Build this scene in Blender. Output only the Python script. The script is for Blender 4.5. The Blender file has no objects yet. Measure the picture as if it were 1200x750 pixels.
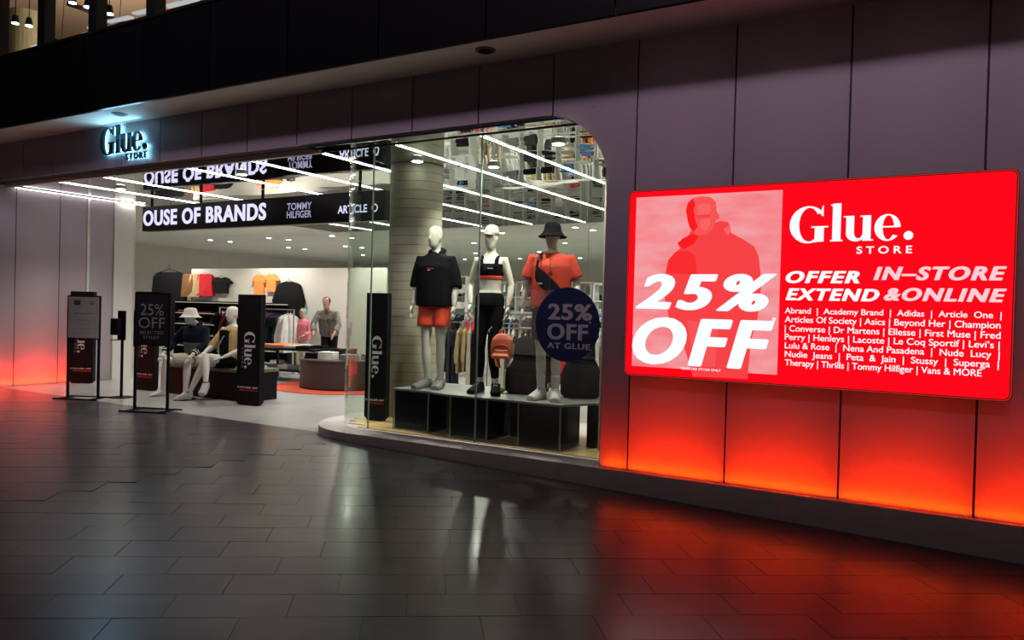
import bpy, bmesh, math, random
from mathutils import Vector, Matrix
random.seed(7)
PI = math.pi
C = bpy.context.scene.collection
SC = bpy.context.scene

# ------------------------------------------------------------------ camera
YAW, PIT, ROL, FPX, CZ, CY = math.radians(-30.4), math.radians(-.78), math.radians(1.52), 900., 1.6, -6.56
cF = Vector((math.sin(YAW)*math.cos(PIT), math.cos(YAW)*math.cos(PIT), math.sin(PIT)))
cR0 = Vector((math.cos(YAW), -math.sin(YAW), 0)); cU0 = cR0.cross(cF)
cR = math.cos(ROL)*cR0 + math.sin(ROL)*cU0
cU = -math.sin(ROL)*cR0 + math.cos(ROL)*cU0
cam = bpy.data.objects.new('camera', bpy.data.cameras.new('camera'))
C.objects.link(cam); SC.camera = cam
m3 = Matrix((cR, cU, -cF)).transposed()
cam.matrix_world = Matrix.Translation((0, CY, CZ)) @ m3.to_4x4()
cam.data.sensor_width = 36; cam.data.lens = 36*FPX/1200; cam.data.clip_start = .05; cam.data.clip_end = 200
CP = Vector((0, CY, CZ))
def ray(px, py): return (px-600)/FPX*cR - (py-375)/FPX*cU + cF
def at(px, py, Y):
    d = ray(px, py); return CP + d*((Y-CY)/d.y)

# ------------------------------------------------------------------ world, exposure, lights
SC.view_settings.view_transform = 'Standard'; SC.view_settings.look = 'None'
SC.view_settings.gamma = 1; SC.view_settings.use_curve_mapping = False
SC.view_settings.exposure = 0
W = bpy.data.worlds.new('world'); SC.world = W; W.use_nodes = True
W.node_tree.nodes['Background'].inputs[0].default_value = (.30, .27, .34, 1)
W.node_tree.nodes['Background'].inputs[1].default_value = .025
SC.cycles.use_denoising = True
SC.cycles.max_bounces = 10; SC.cycles.transparent_max_bounces = 16; SC.cycles.glossy_bounces = 5; SC.cycles.diffuse_bounces = 3
SC.cycles.sample_clamp_indirect = 6
def area(name, loc, target, sx, sy, power, col):
    l = bpy.data.lights.new(name, 'AREA'); l.shape = 'RECTANGLE'; l.size = sx; l.size_y = sy; l.energy = power; l.color = col
    o = bpy.data.objects.new(name, l); C.objects.link(o); o.location = loc
    d = Vector(target)-Vector(loc); up = Vector((1, 0, 0)) if abs(d.normalized().x) < .9 else Vector((0, 1, 0))
    z = -d.normalized(); x = (up - z*up.dot(z)).normalized(); y = z.cross(x)
    o.matrix_world = Matrix.Translation(loc) @ Matrix((x, y, z)).transposed().to_4x4()
    return o
# mall atrium lamps far above the concourse, and the lit shopfronts across the mall
al = area('atrium_lamp', (-4, -12, 12.5), (-4, 0, 5.3), 13, 1.6, 92, (.86, .66, .82)); al.data.spread = math.radians(30)
area('opposite_shopfront_light', (-7, -15, 1.2), (-7, 0, 4.4), 12, 2.2, 28, (1, .72, .62))
# red uplight bars in the trough at the foot of the facade panels
area('red_uplight', (.75, .31, .175), (.75, .22, .9), 7.2, .04, 40, (1, .002, .0))
area('orange_uplight', (.75, .118, .16), (.75, .08, .6), 7.2, .02, 17, (1, .09, .0))
area('red_uplight', (-14.15, -.6, .09), (-14.09, -.6, .9), .04, 4.6, 62, (1, .010, .0))
area('orange_uplight', (-14.055, -.6, .08), (-14.02, -.6, .5), .02, 4.6, 9, (1, .11, .0))
# store lighting: ceiling spot clusters (their cans are built below)
def spot(loc, power, col=(1, .95, .86), ang=120, target=None, r=.05):
    l = bpy.data.lights.new('store_downlight', 'SPOT'); l.energy = power; l.color = col; l.spot_size = math.radians(ang); l.spot_blend = .6; l.shadow_soft_size = r
    o = bpy.data.objects.new('store_downlight', l); C.objects.link(o); o.location = loc
    if target:
        o.rotation_euler = (Vector(target)-Vector(loc)).to_track_quat('-Z', 'Y').to_euler()
    return o
for (x, y) in ((-5.3, 1.9), (-9, 1.0), (-12.2, 1.2), (-7.2, 3.2), (-10.5, 3.6)):
    spot((x, y, 3.38), 130)
for (x, t) in ((-5.0, -5.45), (-4.2, -4.65), (-3.35, -3.9)):
    spot((x, .42, 3.36), 105, ang=84, target=(t, .80, 1.4))
for x in (-19, -15, -11.5, -8, -4.5):
    for y in (6.3, 10.5, 15):
        spot((x, y, 3.38), 250, ang=160)

# ------------------------------------------------------------------ materials
MATS = {}
def mat(name, col, rough=.6, metal=0, noise=0, scale=8, emit=None, es=1, spec=.5, trans=0, bump=0, rnd=0):
    if name in MATS: return MATS[name]
    m = bpy.data.materials.new(name); m.use_nodes = True; nt = m.node_tree; b = nt.nodes['Principled BSDF']
    b.inputs['Base Color'].default_value = (*col, 1); b.inputs['Roughness'].default_value = rough
    b.inputs['Metallic'].default_value = metal; b.inputs['Specular IOR Level'].default_value = spec
    if emit:
        b.inputs['Emission Color'].default_value = (*emit, 1); b.inputs['Emission Strength'].default_value = es
    if noise or bump:
        tc = nt.nodes.new('ShaderNodeTexCoord'); n = nt.nodes.new('ShaderNodeTexNoise'); n.inputs['Scale'].default_value = scale; n.inputs['Detail'].default_value = 5
        nt.links.new(tc.outputs['Object'], n.inputs['Vector'])
        if noise:
            mp = nt.nodes.new('ShaderNodeMapRange'); mp.inputs[1].default_value = .25; mp.inputs[2].default_value = .75
            mp.inputs[3].default_value = 1-noise; mp.inputs[4].default_value = 1+noise
            nt.links.new(n.outputs['Fac'], mp.inputs[0])
            v = nt.nodes.new('ShaderNodeVectorMath'); v.operation = 'SCALE'; v.inputs[0].default_value = col
            nt.links.new(mp.outputs[0], v.inputs['Scale']); nt.links.new(v.outputs[0], b.inputs['Base Color'])
        if bump:
            bp = nt.nodes.new('ShaderNodeBump'); bp.inputs['Strength'].default_value = bump; bp.inputs['Distance'].default_value = .01
            nt.links.new(n.outputs['Fac'], bp.inputs['Height']); nt.links.new(bp.outputs[0], b.inputs['Normal'])
    if rnd:
        oi = nt.nodes.new('ShaderNodeObjectInfo'); mp2 = nt.nodes.new('ShaderNodeMapRange'); mp2.inputs[3].default_value = 1-rnd; mp2.inputs[4].default_value = 1+rnd
        nt.links.new(oi.outputs['Random'], mp2.inputs[0]); v2 = nt.nodes.new('ShaderNodeVectorMath'); v2.operation = 'SCALE'; v2.inputs[0].default_value = col
        src = b.inputs['Base Color'].links[0].from_socket if b.inputs['Base Color'].links else None
        if src: nt.links.new(src, v2.inputs[0])
        nt.links.new(mp2.outputs[0], v2.inputs['Scale']); nt.links.new(v2.outputs[0], b.inputs['Base Color'])
    MATS[name] = m; return m
def emis(name, col, s=1):
    if name in MATS: return MATS[name]
    m = bpy.data.materials.new(name); m.use_nodes = True; nt = m.node_tree; nt.nodes.clear()
    e = nt.nodes.new('ShaderNodeEmission'); o = nt.nodes.new('ShaderNodeOutputMaterial'); e.inputs[0].default_value = (*col, 1); e.inputs[1].default_value = s
    nt.links.new(e.outputs[0], o.inputs[0]); MATS[name] = m; return m
def glass_mat(name, tint, f0=.045, gl=1.0):
    m = bpy.data.materials.new(name); m.use_nodes = True; nt = m.node_tree; nt.nodes.clear()
    t = nt.nodes.new('ShaderNodeBsdfTransparent'); t.inputs[0].default_value = (*tint, 1)
    g = nt.nodes.new('ShaderNodeBsdfGlossy'); g.inputs['Roughness'].default_value = 0.01; g.inputs[0].default_value = (gl, gl, gl, 1)
    lw = nt.nodes.new('ShaderNodeLayerWeight'); lw.inputs[0].default_value = .5
    pw = nt.nodes.new('ShaderNodeMath'); pw.operation = 'POWER'; pw.inputs[1].default_value = 5
    ma = nt.nodes.new('ShaderNodeMath'); ma.operation = 'MULTIPLY_ADD'; ma.inputs[1].default_value = 1-f0; ma.inputs[2].default_value = f0
    mx = nt.nodes.new('ShaderNodeMixShader'); o = nt.nodes.new('ShaderNodeOutputMaterial')
    nt.links.new(lw.outputs['Facing'], pw.inputs[0]); nt.links.new(pw.outputs[0], ma.inputs[0]); nt.links.new(ma.outputs[0], mx.inputs[0])
    nt.links.new(t.outputs[0], mx.inputs[1]); nt.links.new(g.outputs[0], mx.inputs[2]); nt.links.new(mx.outputs[0], o.inputs[0])
    MATS[name] = m; return m
def backlit_mat(name, col, tr):
    """frosted acrylic sheet: part diffuse, part translucent"""
    m = bpy.data.materials.new(name); m.use_nodes = True; nt = m.node_tree; b = nt.nodes['Principled BSDF']
    b.inputs['Base Color'].default_value = (*col, 1); b.inputs['Roughness'].default_value = .45
    t = nt.nodes.new('ShaderNodeBsdfTranslucent'); t.inputs[0].default_value = (*tr, 1); mx = nt.nodes.new('ShaderNodeAddShader')
    nt.links.new(b.outputs[0], mx.inputs[0]); nt.links.new(t.outputs[0], mx.inputs[1]); nt.links.new(mx.outputs[0], nt.nodes['Material Output'].inputs[0])
    MATS[name] = m; return m
M_slate = mat('slate_tile', (.062, .057, .064), .29, noise=.3, scale=2.2, bump=.05, rnd=.16, spec=.5)
M_slate.node_tree.nodes['Principled BSDF'].inputs['Coat Weight'].default_value = .10
M_slate.node_tree.nodes['Principled BSDF'].inputs['Coat Roughness'].default_value = .12
M_grout = mat('dark_grout', (.026, .025, .026), .5)
M_storefloor = mat('pale_polished_floor', (.44, .44, .42), .28, noise=.08, scale=3)
M_panel = backlit_mat('facade_panel', (.30, .25, .29), (.42, .42, .42))
M_panel2 = mat('fascia_panel', (.30, .25, .29), .45)
M_cavity = mat('white_cavity', (.75, .75, .75), .8)
M_backing = mat('panel_backing', (.03, .02, .025), .8)
M_plinth = mat('plinth_stone', (.74, .66, .65), .5, noise=.08, scale=6)
M_soffit = mat('soffit_paint', (.78, .70, .64), .7, noise=.04, scale=2)
M_blackp = mat('black_gloss_panel', (.003, .003, .004), .3, spec=.25)
M_black = mat('black_metal', (.005, .005, .006), .6, spec=.15)
M_white = mat('white_paint', (.72, .71, .67), .55)
M_cream = mat('cream_wall', (.62, .59, .53), .7, noise=.04, scale=2)
M_ceil = mat('grey_ceiling', (.72, .74, .68), .6, noise=.08, scale=1.2)
M_wood = mat('pale_oak', (.62, .42, .17), .4, noise=.15, scale=9)
M_skin = mat('mannequin_cream', (.70, .69, .58), .38)
M_skin2 = mat('mannequin_white', (.70, .67, .60), .4)
M_fblack = mat('black_fabric', (.006, .006, .008), .9, noise=.3, scale=14, bump=.3, spec=.12)
M_navy = mat('navy_fabric', (.008, .010, .020), .9, noise=.3, scale=14, spec=.12)
M_coral = mat('coral_fabric', (.80, .075, .03), .6, noise=.12, scale=16, bump=.3)
M_tee = mat('orange_red_jersey', (.78, .075, .035), .8, noise=.08, scale=10, bump=.2)
M_bag = mat('coral_pack', (.80, .20, .09), .5, noise=.08, scale=12)
M_wfab = mat('white_fabric', (.68, .67, .62), .8)
M_gfab = mat('grey_fabric', (.10, .105, .095), .8)
M_tan = mat('tan_fabric', (.56, .43, .24), .85, noise=.1, scale=14)
M_yell = mat('mustard_fabric', (.50, .36, .14), .85, noise=.25, scale=20)
M_shoe = mat('white_shoe', (.55, .54, .50), .5)
M_letter = mat('white_print', (.75, .74, .72), .6)
M_rprint = mat('red_print', (.6, .02, .02), .6)
M_sticker = mat('blue_vinyl', (.016, .032, .15), .5)
M_glass = glass_mat('window_glass', (.93, .97, .94))
M_glassedge = mat('glass_edge', (.35, .48, .40), .15, spec=.9)
M_steel = mat('brushed_steel', (.5, .5, .48), .35, metal=.9)
M_col = mat('column_ring', (.40, .39, .29), .5, noise=.08, scale=3)
M_led = emis('led_line', (1, .97, .95), 14)
M_dl = emis('downlight_lens', (1, .95, .85), 14)
M_redled = emis('red_led_lens', (1, .09, .004), 3.0)
M_orange = mat('orange_rug', (.62, .08, .03), .9)
M_brown = mat('dark_brown_drum', (.045, .030, .027), .55)
# slightly wavy mirror film of the shopfront ceiling
M_mirror = bpy.data.materials.new('mirror_film'); M_mirror.use_nodes = True
_n = M_mirror.node_tree; _b = _n.nodes['Principled BSDF']
_b.inputs['Base Color'].default_value = (.80, .83, .80, 1); _b.inputs['Metallic'].default_value = 1; _b.inputs['Roughness'].default_value = .015
_t = _n.nodes.new('ShaderNodeTexCoord'); _w = _n.nodes.new('ShaderNodeTexNoise'); _w.inputs['Scale'].default_value = .9; _w.inputs['Detail'].default_value = 1.5
_m = _n.nodes.new('ShaderNodeMapping'); _m.inputs['Scale'].default_value = (1, 1.8, 1)
_p = _n.nodes.new('ShaderNodeBump'); _p.inputs['Strength'].default_value = .5; _p.inputs['Distance'].default_value = .012
_n.links.new(_t.outputs['Object'], _m.inputs[0]); _n.links.new(_m.outputs[0], _w.inputs['Vector']); _n.links.new(_w.outputs['Fac'], _p.inputs['Height']); _n.links.new(_p.outputs[0], _b.inputs['Normal'])

# ------------------------------------------------------------------ mesh helpers
def link(name, me, m, parent=None, loc=None, rz=None):
    o = bpy.data.objects.new(name, me); C.objects.link(o)
    if m is not None and not me.materials:
        for mm in (m if isinstance(m, (list, tuple)) else [m]): me.materials.append(mm)
    if parent: o.parent = parent
    if loc is not None: o.location = loc
    if rz is not None: o.rotation_euler[2] = rz
    return o
def obj(name, bm, m, parent=None, smooth=False, loc=None, rz=None):
    me = bpy.data.meshes.new(name); bmesh.ops.recalc_face_normals(bm, faces=bm.faces); bm.to_mesh(me); bm.free()
    if smooth:
        me.polygons.foreach_set('use_smooth', [True]*len(me.polygons))
    return link(name, me, m, parent, loc, rz)
def tag(o, label=None, cat=None, group=None, kind=None):
    if label: o['label'] = label
    if cat: o['category'] = cat
    if group: o['group'] = group
    if kind: o['kind'] = kind
    return o
def thing(name, label, cat, loc=(0, 0, 0), rz=0, group=None):
    o = bpy.data.objects.new(name, None); C.objects.link(o); o.location = loc; o.rotation_euler[2] = rz; o.empty_display_size = .1
    return tag(o, label, cat, group)
def box(bm, x0, x1, y0, y1, z0, z1, M=None, bev=0):
    vs = [bm.verts.new((x, y, z)) for x in (x0, x1) for y in (y0, y1) for z in (z0, z1)]
    fs = [bm.faces.new([vs[i] for i in f]) for f in ((0, 1, 3, 2), (4, 6, 7, 5), (0, 4, 5, 1), (2, 3, 7, 6), (0, 2, 6, 4), (1, 5, 7, 3))]
    if bev:
        es = list({e for f in fs for e in f.edges}); r = bmesh.ops.bevel(bm, geom=es, offset=bev, segments=2, affect='EDGES', profile=.6)
    if M is not None:
        bmesh.ops.transform(bm, matrix=M, verts=vs)
    return vs
def bx(name, x0, x1, y0, y1, z0, z1, m, parent=None, bev=0, **k):
    bm = bmesh.new(); box(bm, x0, x1, y0, y1, z0, z1, bev=bev); return obj(name, bm, m, parent, **k)
def prism(bm, pts, y0, y1):
    """polygon given in the XZ plane, extruded along Y"""
    a = [bm.verts.new((p[0], y0, p[1])) for p in pts]; b = [bm.verts.new((p[0], y1, p[1])) for p in pts]
    bm.faces.new(a); bm.faces.new(b[::-1]); n = len(pts)
    for i in range(n): bm.faces.new((a[i], b[i], b[(i+1) % n], a[(i+1) % n]))
def prismz(bm, pts, z0, z1):
    a = [bm.verts.new((p[0], p[1], z0)) for p in pts]; b = [bm.verts.new((p[0], p[1], z1)) for p in pts]
    bm.faces.new(a); bm.faces.new(b[::-1]); n = len(pts)
    for i in range(n): bm.faces.new((a[i], b[i], b[(i+1) % n], a[(i+1) % n]))
def cyl(bm, c, r, z0, z1, n=24, r2=None):
    r2 = r if r2 is None else r2
    a = [bm.verts.new((c[0]+r*math.cos(2*PI*i/n), c[1]+r*math.sin(2*PI*i/n), z0)) for i in range(n)]
    b = [bm.verts.new((c[0]+r2*math.cos(2*PI*i/n), c[1]+r2*math.sin(2*PI*i/n), z1)) for i in range(n)]
    bm.faces.new(a); bm.faces.new(b)
    for i in range(n): bm.faces.new((a[i], a[(i+1) % n], b[(i+1) % n], b[i]))
def tube(bm, pts, rad, seg=12, ref=(1, 0, 0)):
    """tapered tube through pts; rad = r or (r along ref side, r across)"""
    pts = [Vector(p) for p in pts]; rings = []
    for i, p in enumerate(pts):
        t = (pts[min(i+1, len(pts)-1)]-pts[max(i-1, 0)]).normalized()
        rf = Vector(ref)
        if abs(t.dot(rf)) > .9: rf = Vector((0, 1, 0)) if abs(t.y) < .9 else Vector((0, 0, 1))
        s = (rf - t*t.dot(rf)).normalized(); u = t.cross(s)
        r = rad[i] if isinstance(rad, (list, tuple)) else rad
        ra, rb = r if isinstance(r, (list, tuple)) else (r, r)
        rings.append([bm.verts.new(p + s*ra*math.cos(2*PI*k/seg) + u*rb*math.sin(2*PI*k/seg)) for k in range(seg)])
    for a, b in zip(rings, rings[1:]):
        for k in range(seg): bm.faces.new((a[k], a[(k+1) % seg], b[(k+1) % seg], b[k]))
    bm.faces.new(rings[0][::-1]); bm.faces.new(rings[-1])
def fuse(bm, voxel=.014, smooth=3):
    """union the overlapping closed tubes of bm into one continuous skin"""
    bmesh.ops.recalc_face_normals(bm, faces=bm.faces)
    me = bpy.data.meshes.new('t'); bm.to_mesh(me); bm.free()
    o = bpy.data.objects.new('t', me); C.objects.link(o)
    r = o.modifiers.new('r', 'REMESH'); r.mode = 'VOXEL'; r.voxel_size = voxel
    s = o.modifiers.new('s', 'SMOOTH'); s.factor = .6; s.iterations = smooth
    dg = bpy.context.evaluated_depsgraph_get(); n = bpy.data.meshes.new_from_object(o.evaluated_get(dg))
    bpy.data.objects.remove(o); bpy.data.meshes.remove(me)
    b2 = bmesh.new(); b2.from_mesh(n); bpy.data.meshes.remove(n); return b2

def tray(bm, pts, ax, a, b):
    """open-backed tray: a face at a, flanges back to b; ax = 'y' (pts are x, z) or 'x' (pts are y, z)"""
    f = (lambda p, d: (p[0], d, p[1])) if ax == 'y' else (lambda p, d: (d, p[0], p[1]))
    u = [bm.verts.new(f(p, a)) for p in pts]; v = [bm.verts.new(f(p, b)) for p in pts]; bm.faces.new(u); n = len(pts)
    for i in range(n): bm.faces.new((u[i], v[i], v[(i+1) % n], u[(i+1) % n]))

# ------------------------------------------------------------------ lettering
def _font_mesh(s, bold=0, shear=0, spacing=1):
    cu = bpy.data.curves.new('f', 'FONT'); cu.body = s; cu.size = 1; cu.offset = bold; cu.shear = shear; cu.resolution_u = 5; cu.fill_mode = 'FRONT'; cu.space_character = spacing
    o = bpy.data.objects.new('f', cu); C.objects.link(o); dg = bpy.context.evaluated_depsgraph_get(); dg.update()
    me = bpy.data.meshes.new_from_object(o.evaluated_get(dg)); bpy.data.objects.remove(o); bpy.data.curves.remove(cu); return me
_cap = {}
def text(s, x0, x1, z0, z1, y, m, parent, heavy=0, bold=0, shear=0, name='lettering', thick=.002, M=None, spacing=1):
    """s written in the XZ plane facing -Y, baseline z0, cap height up to z1, ink from x0 to x1"""
    key = (bold,)
    if key not in _cap:
        h = _font_mesh('H', bold); _cap[key] = (min(v.co.y for v in h.vertices), max(v.co.y for v in h.vertices))
    lo, hi = _cap[key]; me = _font_mesh(s, bold, shear, spacing)
    xs = [v.co.x for v in me.vertices]; a, b = min(xs), max(xs); sx = (x1-x0)/(b-a); sz = (z1-z0)/(hi-lo)
    bm = bmesh.new(); bm.from_mesh(me); bpy.data.meshes.remove(me)
    if heavy:                                            # extra stroke width: the same strokes swept sideways and slightly up and down
        sx = (x1-x0)/(b-a+2*heavy); a -= heavy; g0 = list(bm.verts)+list(bm.edges)+list(bm.faces); hv = heavy*.3
        for kk, (dx, dy) in enumerate(((-1, 0), (-.5, 1), (-.5, -1), (.5, 1), (.5, -1), (1, 0), (-.5, 0), (.5, 0))):
            d = bmesh.ops.duplicate(bm, geom=g0); bmesh.ops.translate(bm, vec=(dx*heavy, dy*hv, kk+1), verts=[q for q in d['geom'] if isinstance(q, bmesh.types.BMVert)])
    for v in bm.verts: v.co = Vector((x0+(v.co.x-a)*sx, y-.0001*v.co.z, z0+(v.co.y-lo)*sz))
    if thick > .006:
        r = bmesh.ops.extrude_face_region(bm, geom=list(bm.faces)); bmesh.ops.translate(bm, vec=(0, thick, 0), verts=[g for g in r['geom'] if isinstance(g, bmesh.types.BMVert)])
    if M is not None: bmesh.ops.transform(bm, matrix=M, verts=bm.verts)
    me = bpy.data.meshes.new(name); bm.to_mesh(me); bm.free()
    return link(name, me, m, parent)
def ringsec(c, ro, ri, ci, a0, a1, n=28):
    q = []
    for i in range(n+1):
        a = math.radians(a0+(a1-a0)*i/n)
        q.append(((c[0]+ro[0]*math.cos(a), c[1]+ro[1]*math.sin(a)), (ci[0]+ri[0]*math.cos(a), ci[1]+ri[1]*math.sin(a))))
    return [[q[i][0], q[i+1][0], q[i+1][1], q[i][1]] for i in range(n)]
def rc(x0, x1, z0, z1): return [[(x0, z0), (x1, z0), (x1, z1), (x0, z1)]]
def serif_word():
    P = []
    P += ringsec((.37, .35), (.37, .38), (.20, .345), (.39, .35), 38, 322)                        # G
    P += rc(.50, .68, .0, .31) + rc(.43, .76, .285, .315) + [[(.60, .56), (.665, .50), (.665, .73), (.645, .73)]] + [[(.50, .0), (.68, .31), (.60, .04), (.52, -.02)]]
    o = .80; P += rc(o+.04, o+.20, 0, .76) + rc(o, o+.24, 0, .03) + [[(o-.01, .74), (o+.04, .70), (o+.20, .76)]]   # l
    o = 1.06; P += rc(o+.04, o+.19, .13, .5) + rc(o-.01, o+.19, .475, .5) + rc(o+.35, o+.50, 0, .5) + rc(o+.30, o+.50, .475, .5) + rc(o+.35, o+.55, 0, .025)
    P += ringsec((o+.225, .15), (.185, .16), (.075, .10), (o+.27, .15), 180, 345, 12)
    o = 1.63; P += ringsec((o+.23, .25), (.235, .262), (.10, .235), (o+.245, .25), 0, 322) + rc(o+.12, o+.46, .25, .278)
    P += [[(2.235+.085*math.cos(a*PI/8), .085+.085*math.sin(a*PI/8)) for a in range(16)]]
    return P, 0.0, 2.32, .76
def glue(x0, x1, z0, z1, y, m, parent, thick=.002, M=None, name='wordmark'):
    P, a, b, h = serif_word(); bm = bmesh.new()
    for k, p in enumerate(P):
        q = [(x0+(x-a)/(b-a)*(x1-x0), z0+z/h*(z1-z0)) for x, z in p]
        if thick > .006: prism(bm, q, y, y+thick)
        else: bm.faces.new([bm.verts.new((x, y, z)) for x, z in q])
    if M is not None: bmesh.ops.transform(bm, matrix=M, verts=bm.verts)
    me = bpy.data.meshes.new(name); bm.to_mesh(me); bm.free(); return link(name, me, m, parent)

# ================================================================== THE SETTING
def mz(x): return .06 - .027*max(0., x+6.2)              # the concourse falls gently to the right
def struct(o, label=None): o['kind'] = 'structure'; (label and o.__setitem__('label', label)); return o
# concourse bed (grout) and its slate tiles laid at an angle
bm = bmesh.new()
for xa, xb in ((-24, -6.2), (-6.2, 6)):
    ya = [bm.verts.new((x, y, mz(x)-d)) for x in (xa, xb) for y in (-18, .25 if xb < -6 else .02) for d in (.006, .2)]
    i = lambda *q: bm.faces.new([ya[k] for k in q])
    i(0, 4, 6, 2); i(1, 3, 7, 5); i(0, 1, 5, 4); i(2, 6, 7, 3); i(0, 2, 3, 1); i(4, 5, 7, 6)
floor = struct(obj('floor', bm, M_grout), 'dark polished slate concourse floor laid on the slant')
ANG = math.radians(38); TU = Vector((math.cos(ANG), math.sin(ANG))); TV = Vector((-math.sin(ANG), math.cos(ANG))); TL, TW = .62, .305
def clip(poly, ymax):
    out = []
    for a, b in zip(poly, poly[1:]+poly[:1]):
        ia, ib = a[1] <= ymax, b[1] <= ymax
        if ia: out.append(a)
        if ia != ib:
            t = (ymax-a[1])/(b[1]-a[1]); out.append((a[0]+(b[0]-a[0])*t, ymax))
    return out
tiles = []
for r in range(-70, 40):
    off = (r*37 % 100)/100*TL
    for k in range(-50, 30):
        o = TU*(k*TL+off) + TV*(r*TW+.13); g = .0014
        q = [o+TU*g+TV*g, o+TU*(TL-g)+TV*g, o+TU*(TL-g)+TV*(TW-g), o+TU*g+TV*(TW-g)]
        c = sum(q, Vector((0, 0)))/4
        lim = .25 if c.x < -6.2 else .015
        if not (-20 < c.x < 4.5 and -13 < c.y < lim+.6): continue
        p = clip([tuple(v) for v in q], lim)
        if len(p) < 3: continue
        d = Vector((c.x, c.y, 0))-CP; z = d.dot(cF)
        vis = z > .8 and abs(d.dot(cR)/z) < .70 and abs(d.dot(cU)/z) < .44
        tiles.append((0 if vis else 1, z, c, p, len(p) == 4 and max(v[1] for v in p) < lim-1e-6))
tiles.sort(key=lambda t: (t[0], t[1])); far = bmesh.new(); tile_me = None; nt_ = 0
for j, (v, z, c, p, whole) in enumerate(tiles):
    rot = -math.atan(.027) if c.x > -6.2 else 0
    if v == 0 and nt_ < 300:
        nt_ += 1
        if whole and tile_me:
            o = bpy.data.objects.new('stone_tile', tile_me); C.objects.link(o)
        else:
            bm = bmesh.new(); prismz(bm, [(a-c.x, b-c.y) for a, b in p], -.03, 0)
            if whole:
                bmesh.ops.bevel(bm, geom=[e for e in bm.edges if e.verts[0].co.z > -.001 and e.verts[1].co.z > -.001], offset=.001, segments=1, affect='EDGES')
            o = obj('stone_tile', bm, M_slate)
            if whole: tile_me = o.data
        o.parent = floor; o.location = (c.x, c.y, mz(c.x) + random.uniform(-.0006, .0006)); o.rotation_euler = (random.gauss(0, .0012), -rot+random.gauss(0, .0012), 0)
    else:
        a = [far.verts.new((x, y, mz(x))) for x, y in p]; b = [far.verts.new((x, y, mz(x)-.03)) for x, y in p]; far.faces.new(a)
        for q in range(len(p)): far.faces.new((a[q], b[q], b[(q+1) % len(p)], a[(q+1) % len(p)]))
tag(obj('stone_tile', far, M_slate, floor), kind='stuff')

# store floor
struct(bx('floor', -24, -1.2, .25, 20, -.1, .06, M_storefloor), 'pale grey polished floor inside the shop')

# plinth with the rounded nose under the show window
nose = [(-2.9, 0.0), (-6.0, 0.0)]
for k in range(1, 13):
    a = -PI/2 - k*PI/2/12; nose.append((-6.0+1.0*math.cos(a), 1.0+1.0*math.sin(a)))
nose += [(-7.0, 2.5), (-2.9, 2.5)]
bm = bmesh.new()
top = [bm.verts.new((x, y, .15)) for x, y in nose]; bot = [bm.verts.new((x, y, mz(x)-.05)) for x, y in nose]; bm.faces.new(top); bm.faces.new(bot[::-1])
for k in range(len(nose)): bm.faces.new((top[k], bot[k], bot[(k+1) % len(nose)], top[(k+1) % len(nose)]))
plw = struct(obj('trim_1', bm, M_plinth), 'low stone plinth with rounded end under the show window')
bm = bmesh.new()
t = [bm.verts.new((x, y, z)) for x in (-2.9, 4.5) for y, z in ((0, mz(x)-.05), (0, .15), (.09, .15), (.09, mz(x)-.05))]
for q in ((0, 1, 2, 3), (4, 7, 6, 5), (0, 4, 5, 1), (1, 5, 6, 2), (2, 6, 7, 3), (0, 3, 7, 4)): bm.faces.new([t[k] for k in q])
struct(obj('trim_2', bm, M_plinth), 'stone plinth along the foot of the red lit facade')
# pale oak boards inside the window
for k in range(7):
    y0 = .38+k*.16; x0 = -6.0-math.sqrt(max(0, .66**2-(max(0, 1.02-y0))**2)) if y0 < 1.02 else -6.66
    bm = bmesh.new(); box(bm, x0, -2.92, y0, y0+.157, .150, .162); obj('floorboard', bm, mat('pale_oak_board', (.78, .56, .24), .4, noise=.15, scale=9, rnd=.12), plw)

# facade: backing and panels
SEAMS = [.109, -.823, -1.734, -2.622, -3.492, -4.355, -5.21]
seams = [1.95, 1.03] + SEAMS
while seams[-1] > -14.8: seams.append(seams[-1]-.868)
seams = [3.8, 2.87] + seams
wall = bpy.data.objects.new('wall_front', None); C.objects.link(wall); struct(wall, 'facade of tall dusky panels around the shop entrance')
ARC_C, ARC_R, ZF, ZS = (-3.6, 2.80), .70, 3.50, 4.10
bm = bmesh.new(); prism(bm, [(-2.9, .0), (4.4, .0), (4.4, ZS), (-2.9, ZS)], .36, .44); obj('backing', bm, M_cavity, wall)
bx('side_cheek', -2.905, -2.893, .075, .36, .15, 2.8, M_backing, wall); bx('cavity_floor', -2.893, 4.4, .09, .36, .06, .15, M_cavity, wall)
arc = [(ARC_C[0]+ARC_R*math.cos(a), ARC_C[1]+ARC_R*math.sin(a)) for a in [PI/2*k/14 for k in range(15)]]     # from (-2.9,2.8) up to (-3.6,3.5)
bm = bmesh.new(); prism(bm, arc + [(-3.6, ZS), (-2.9, ZS)], .105, .35); obj('backing', bm, M_backing, wall)
bm = bmesh.new(); prism(bm, [(-14.9, ZF), (-3.6, ZF), (-3.6, ZS), (-14.9, ZS)], .105, .35); obj('backing', bm, M_backing, wall)
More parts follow.
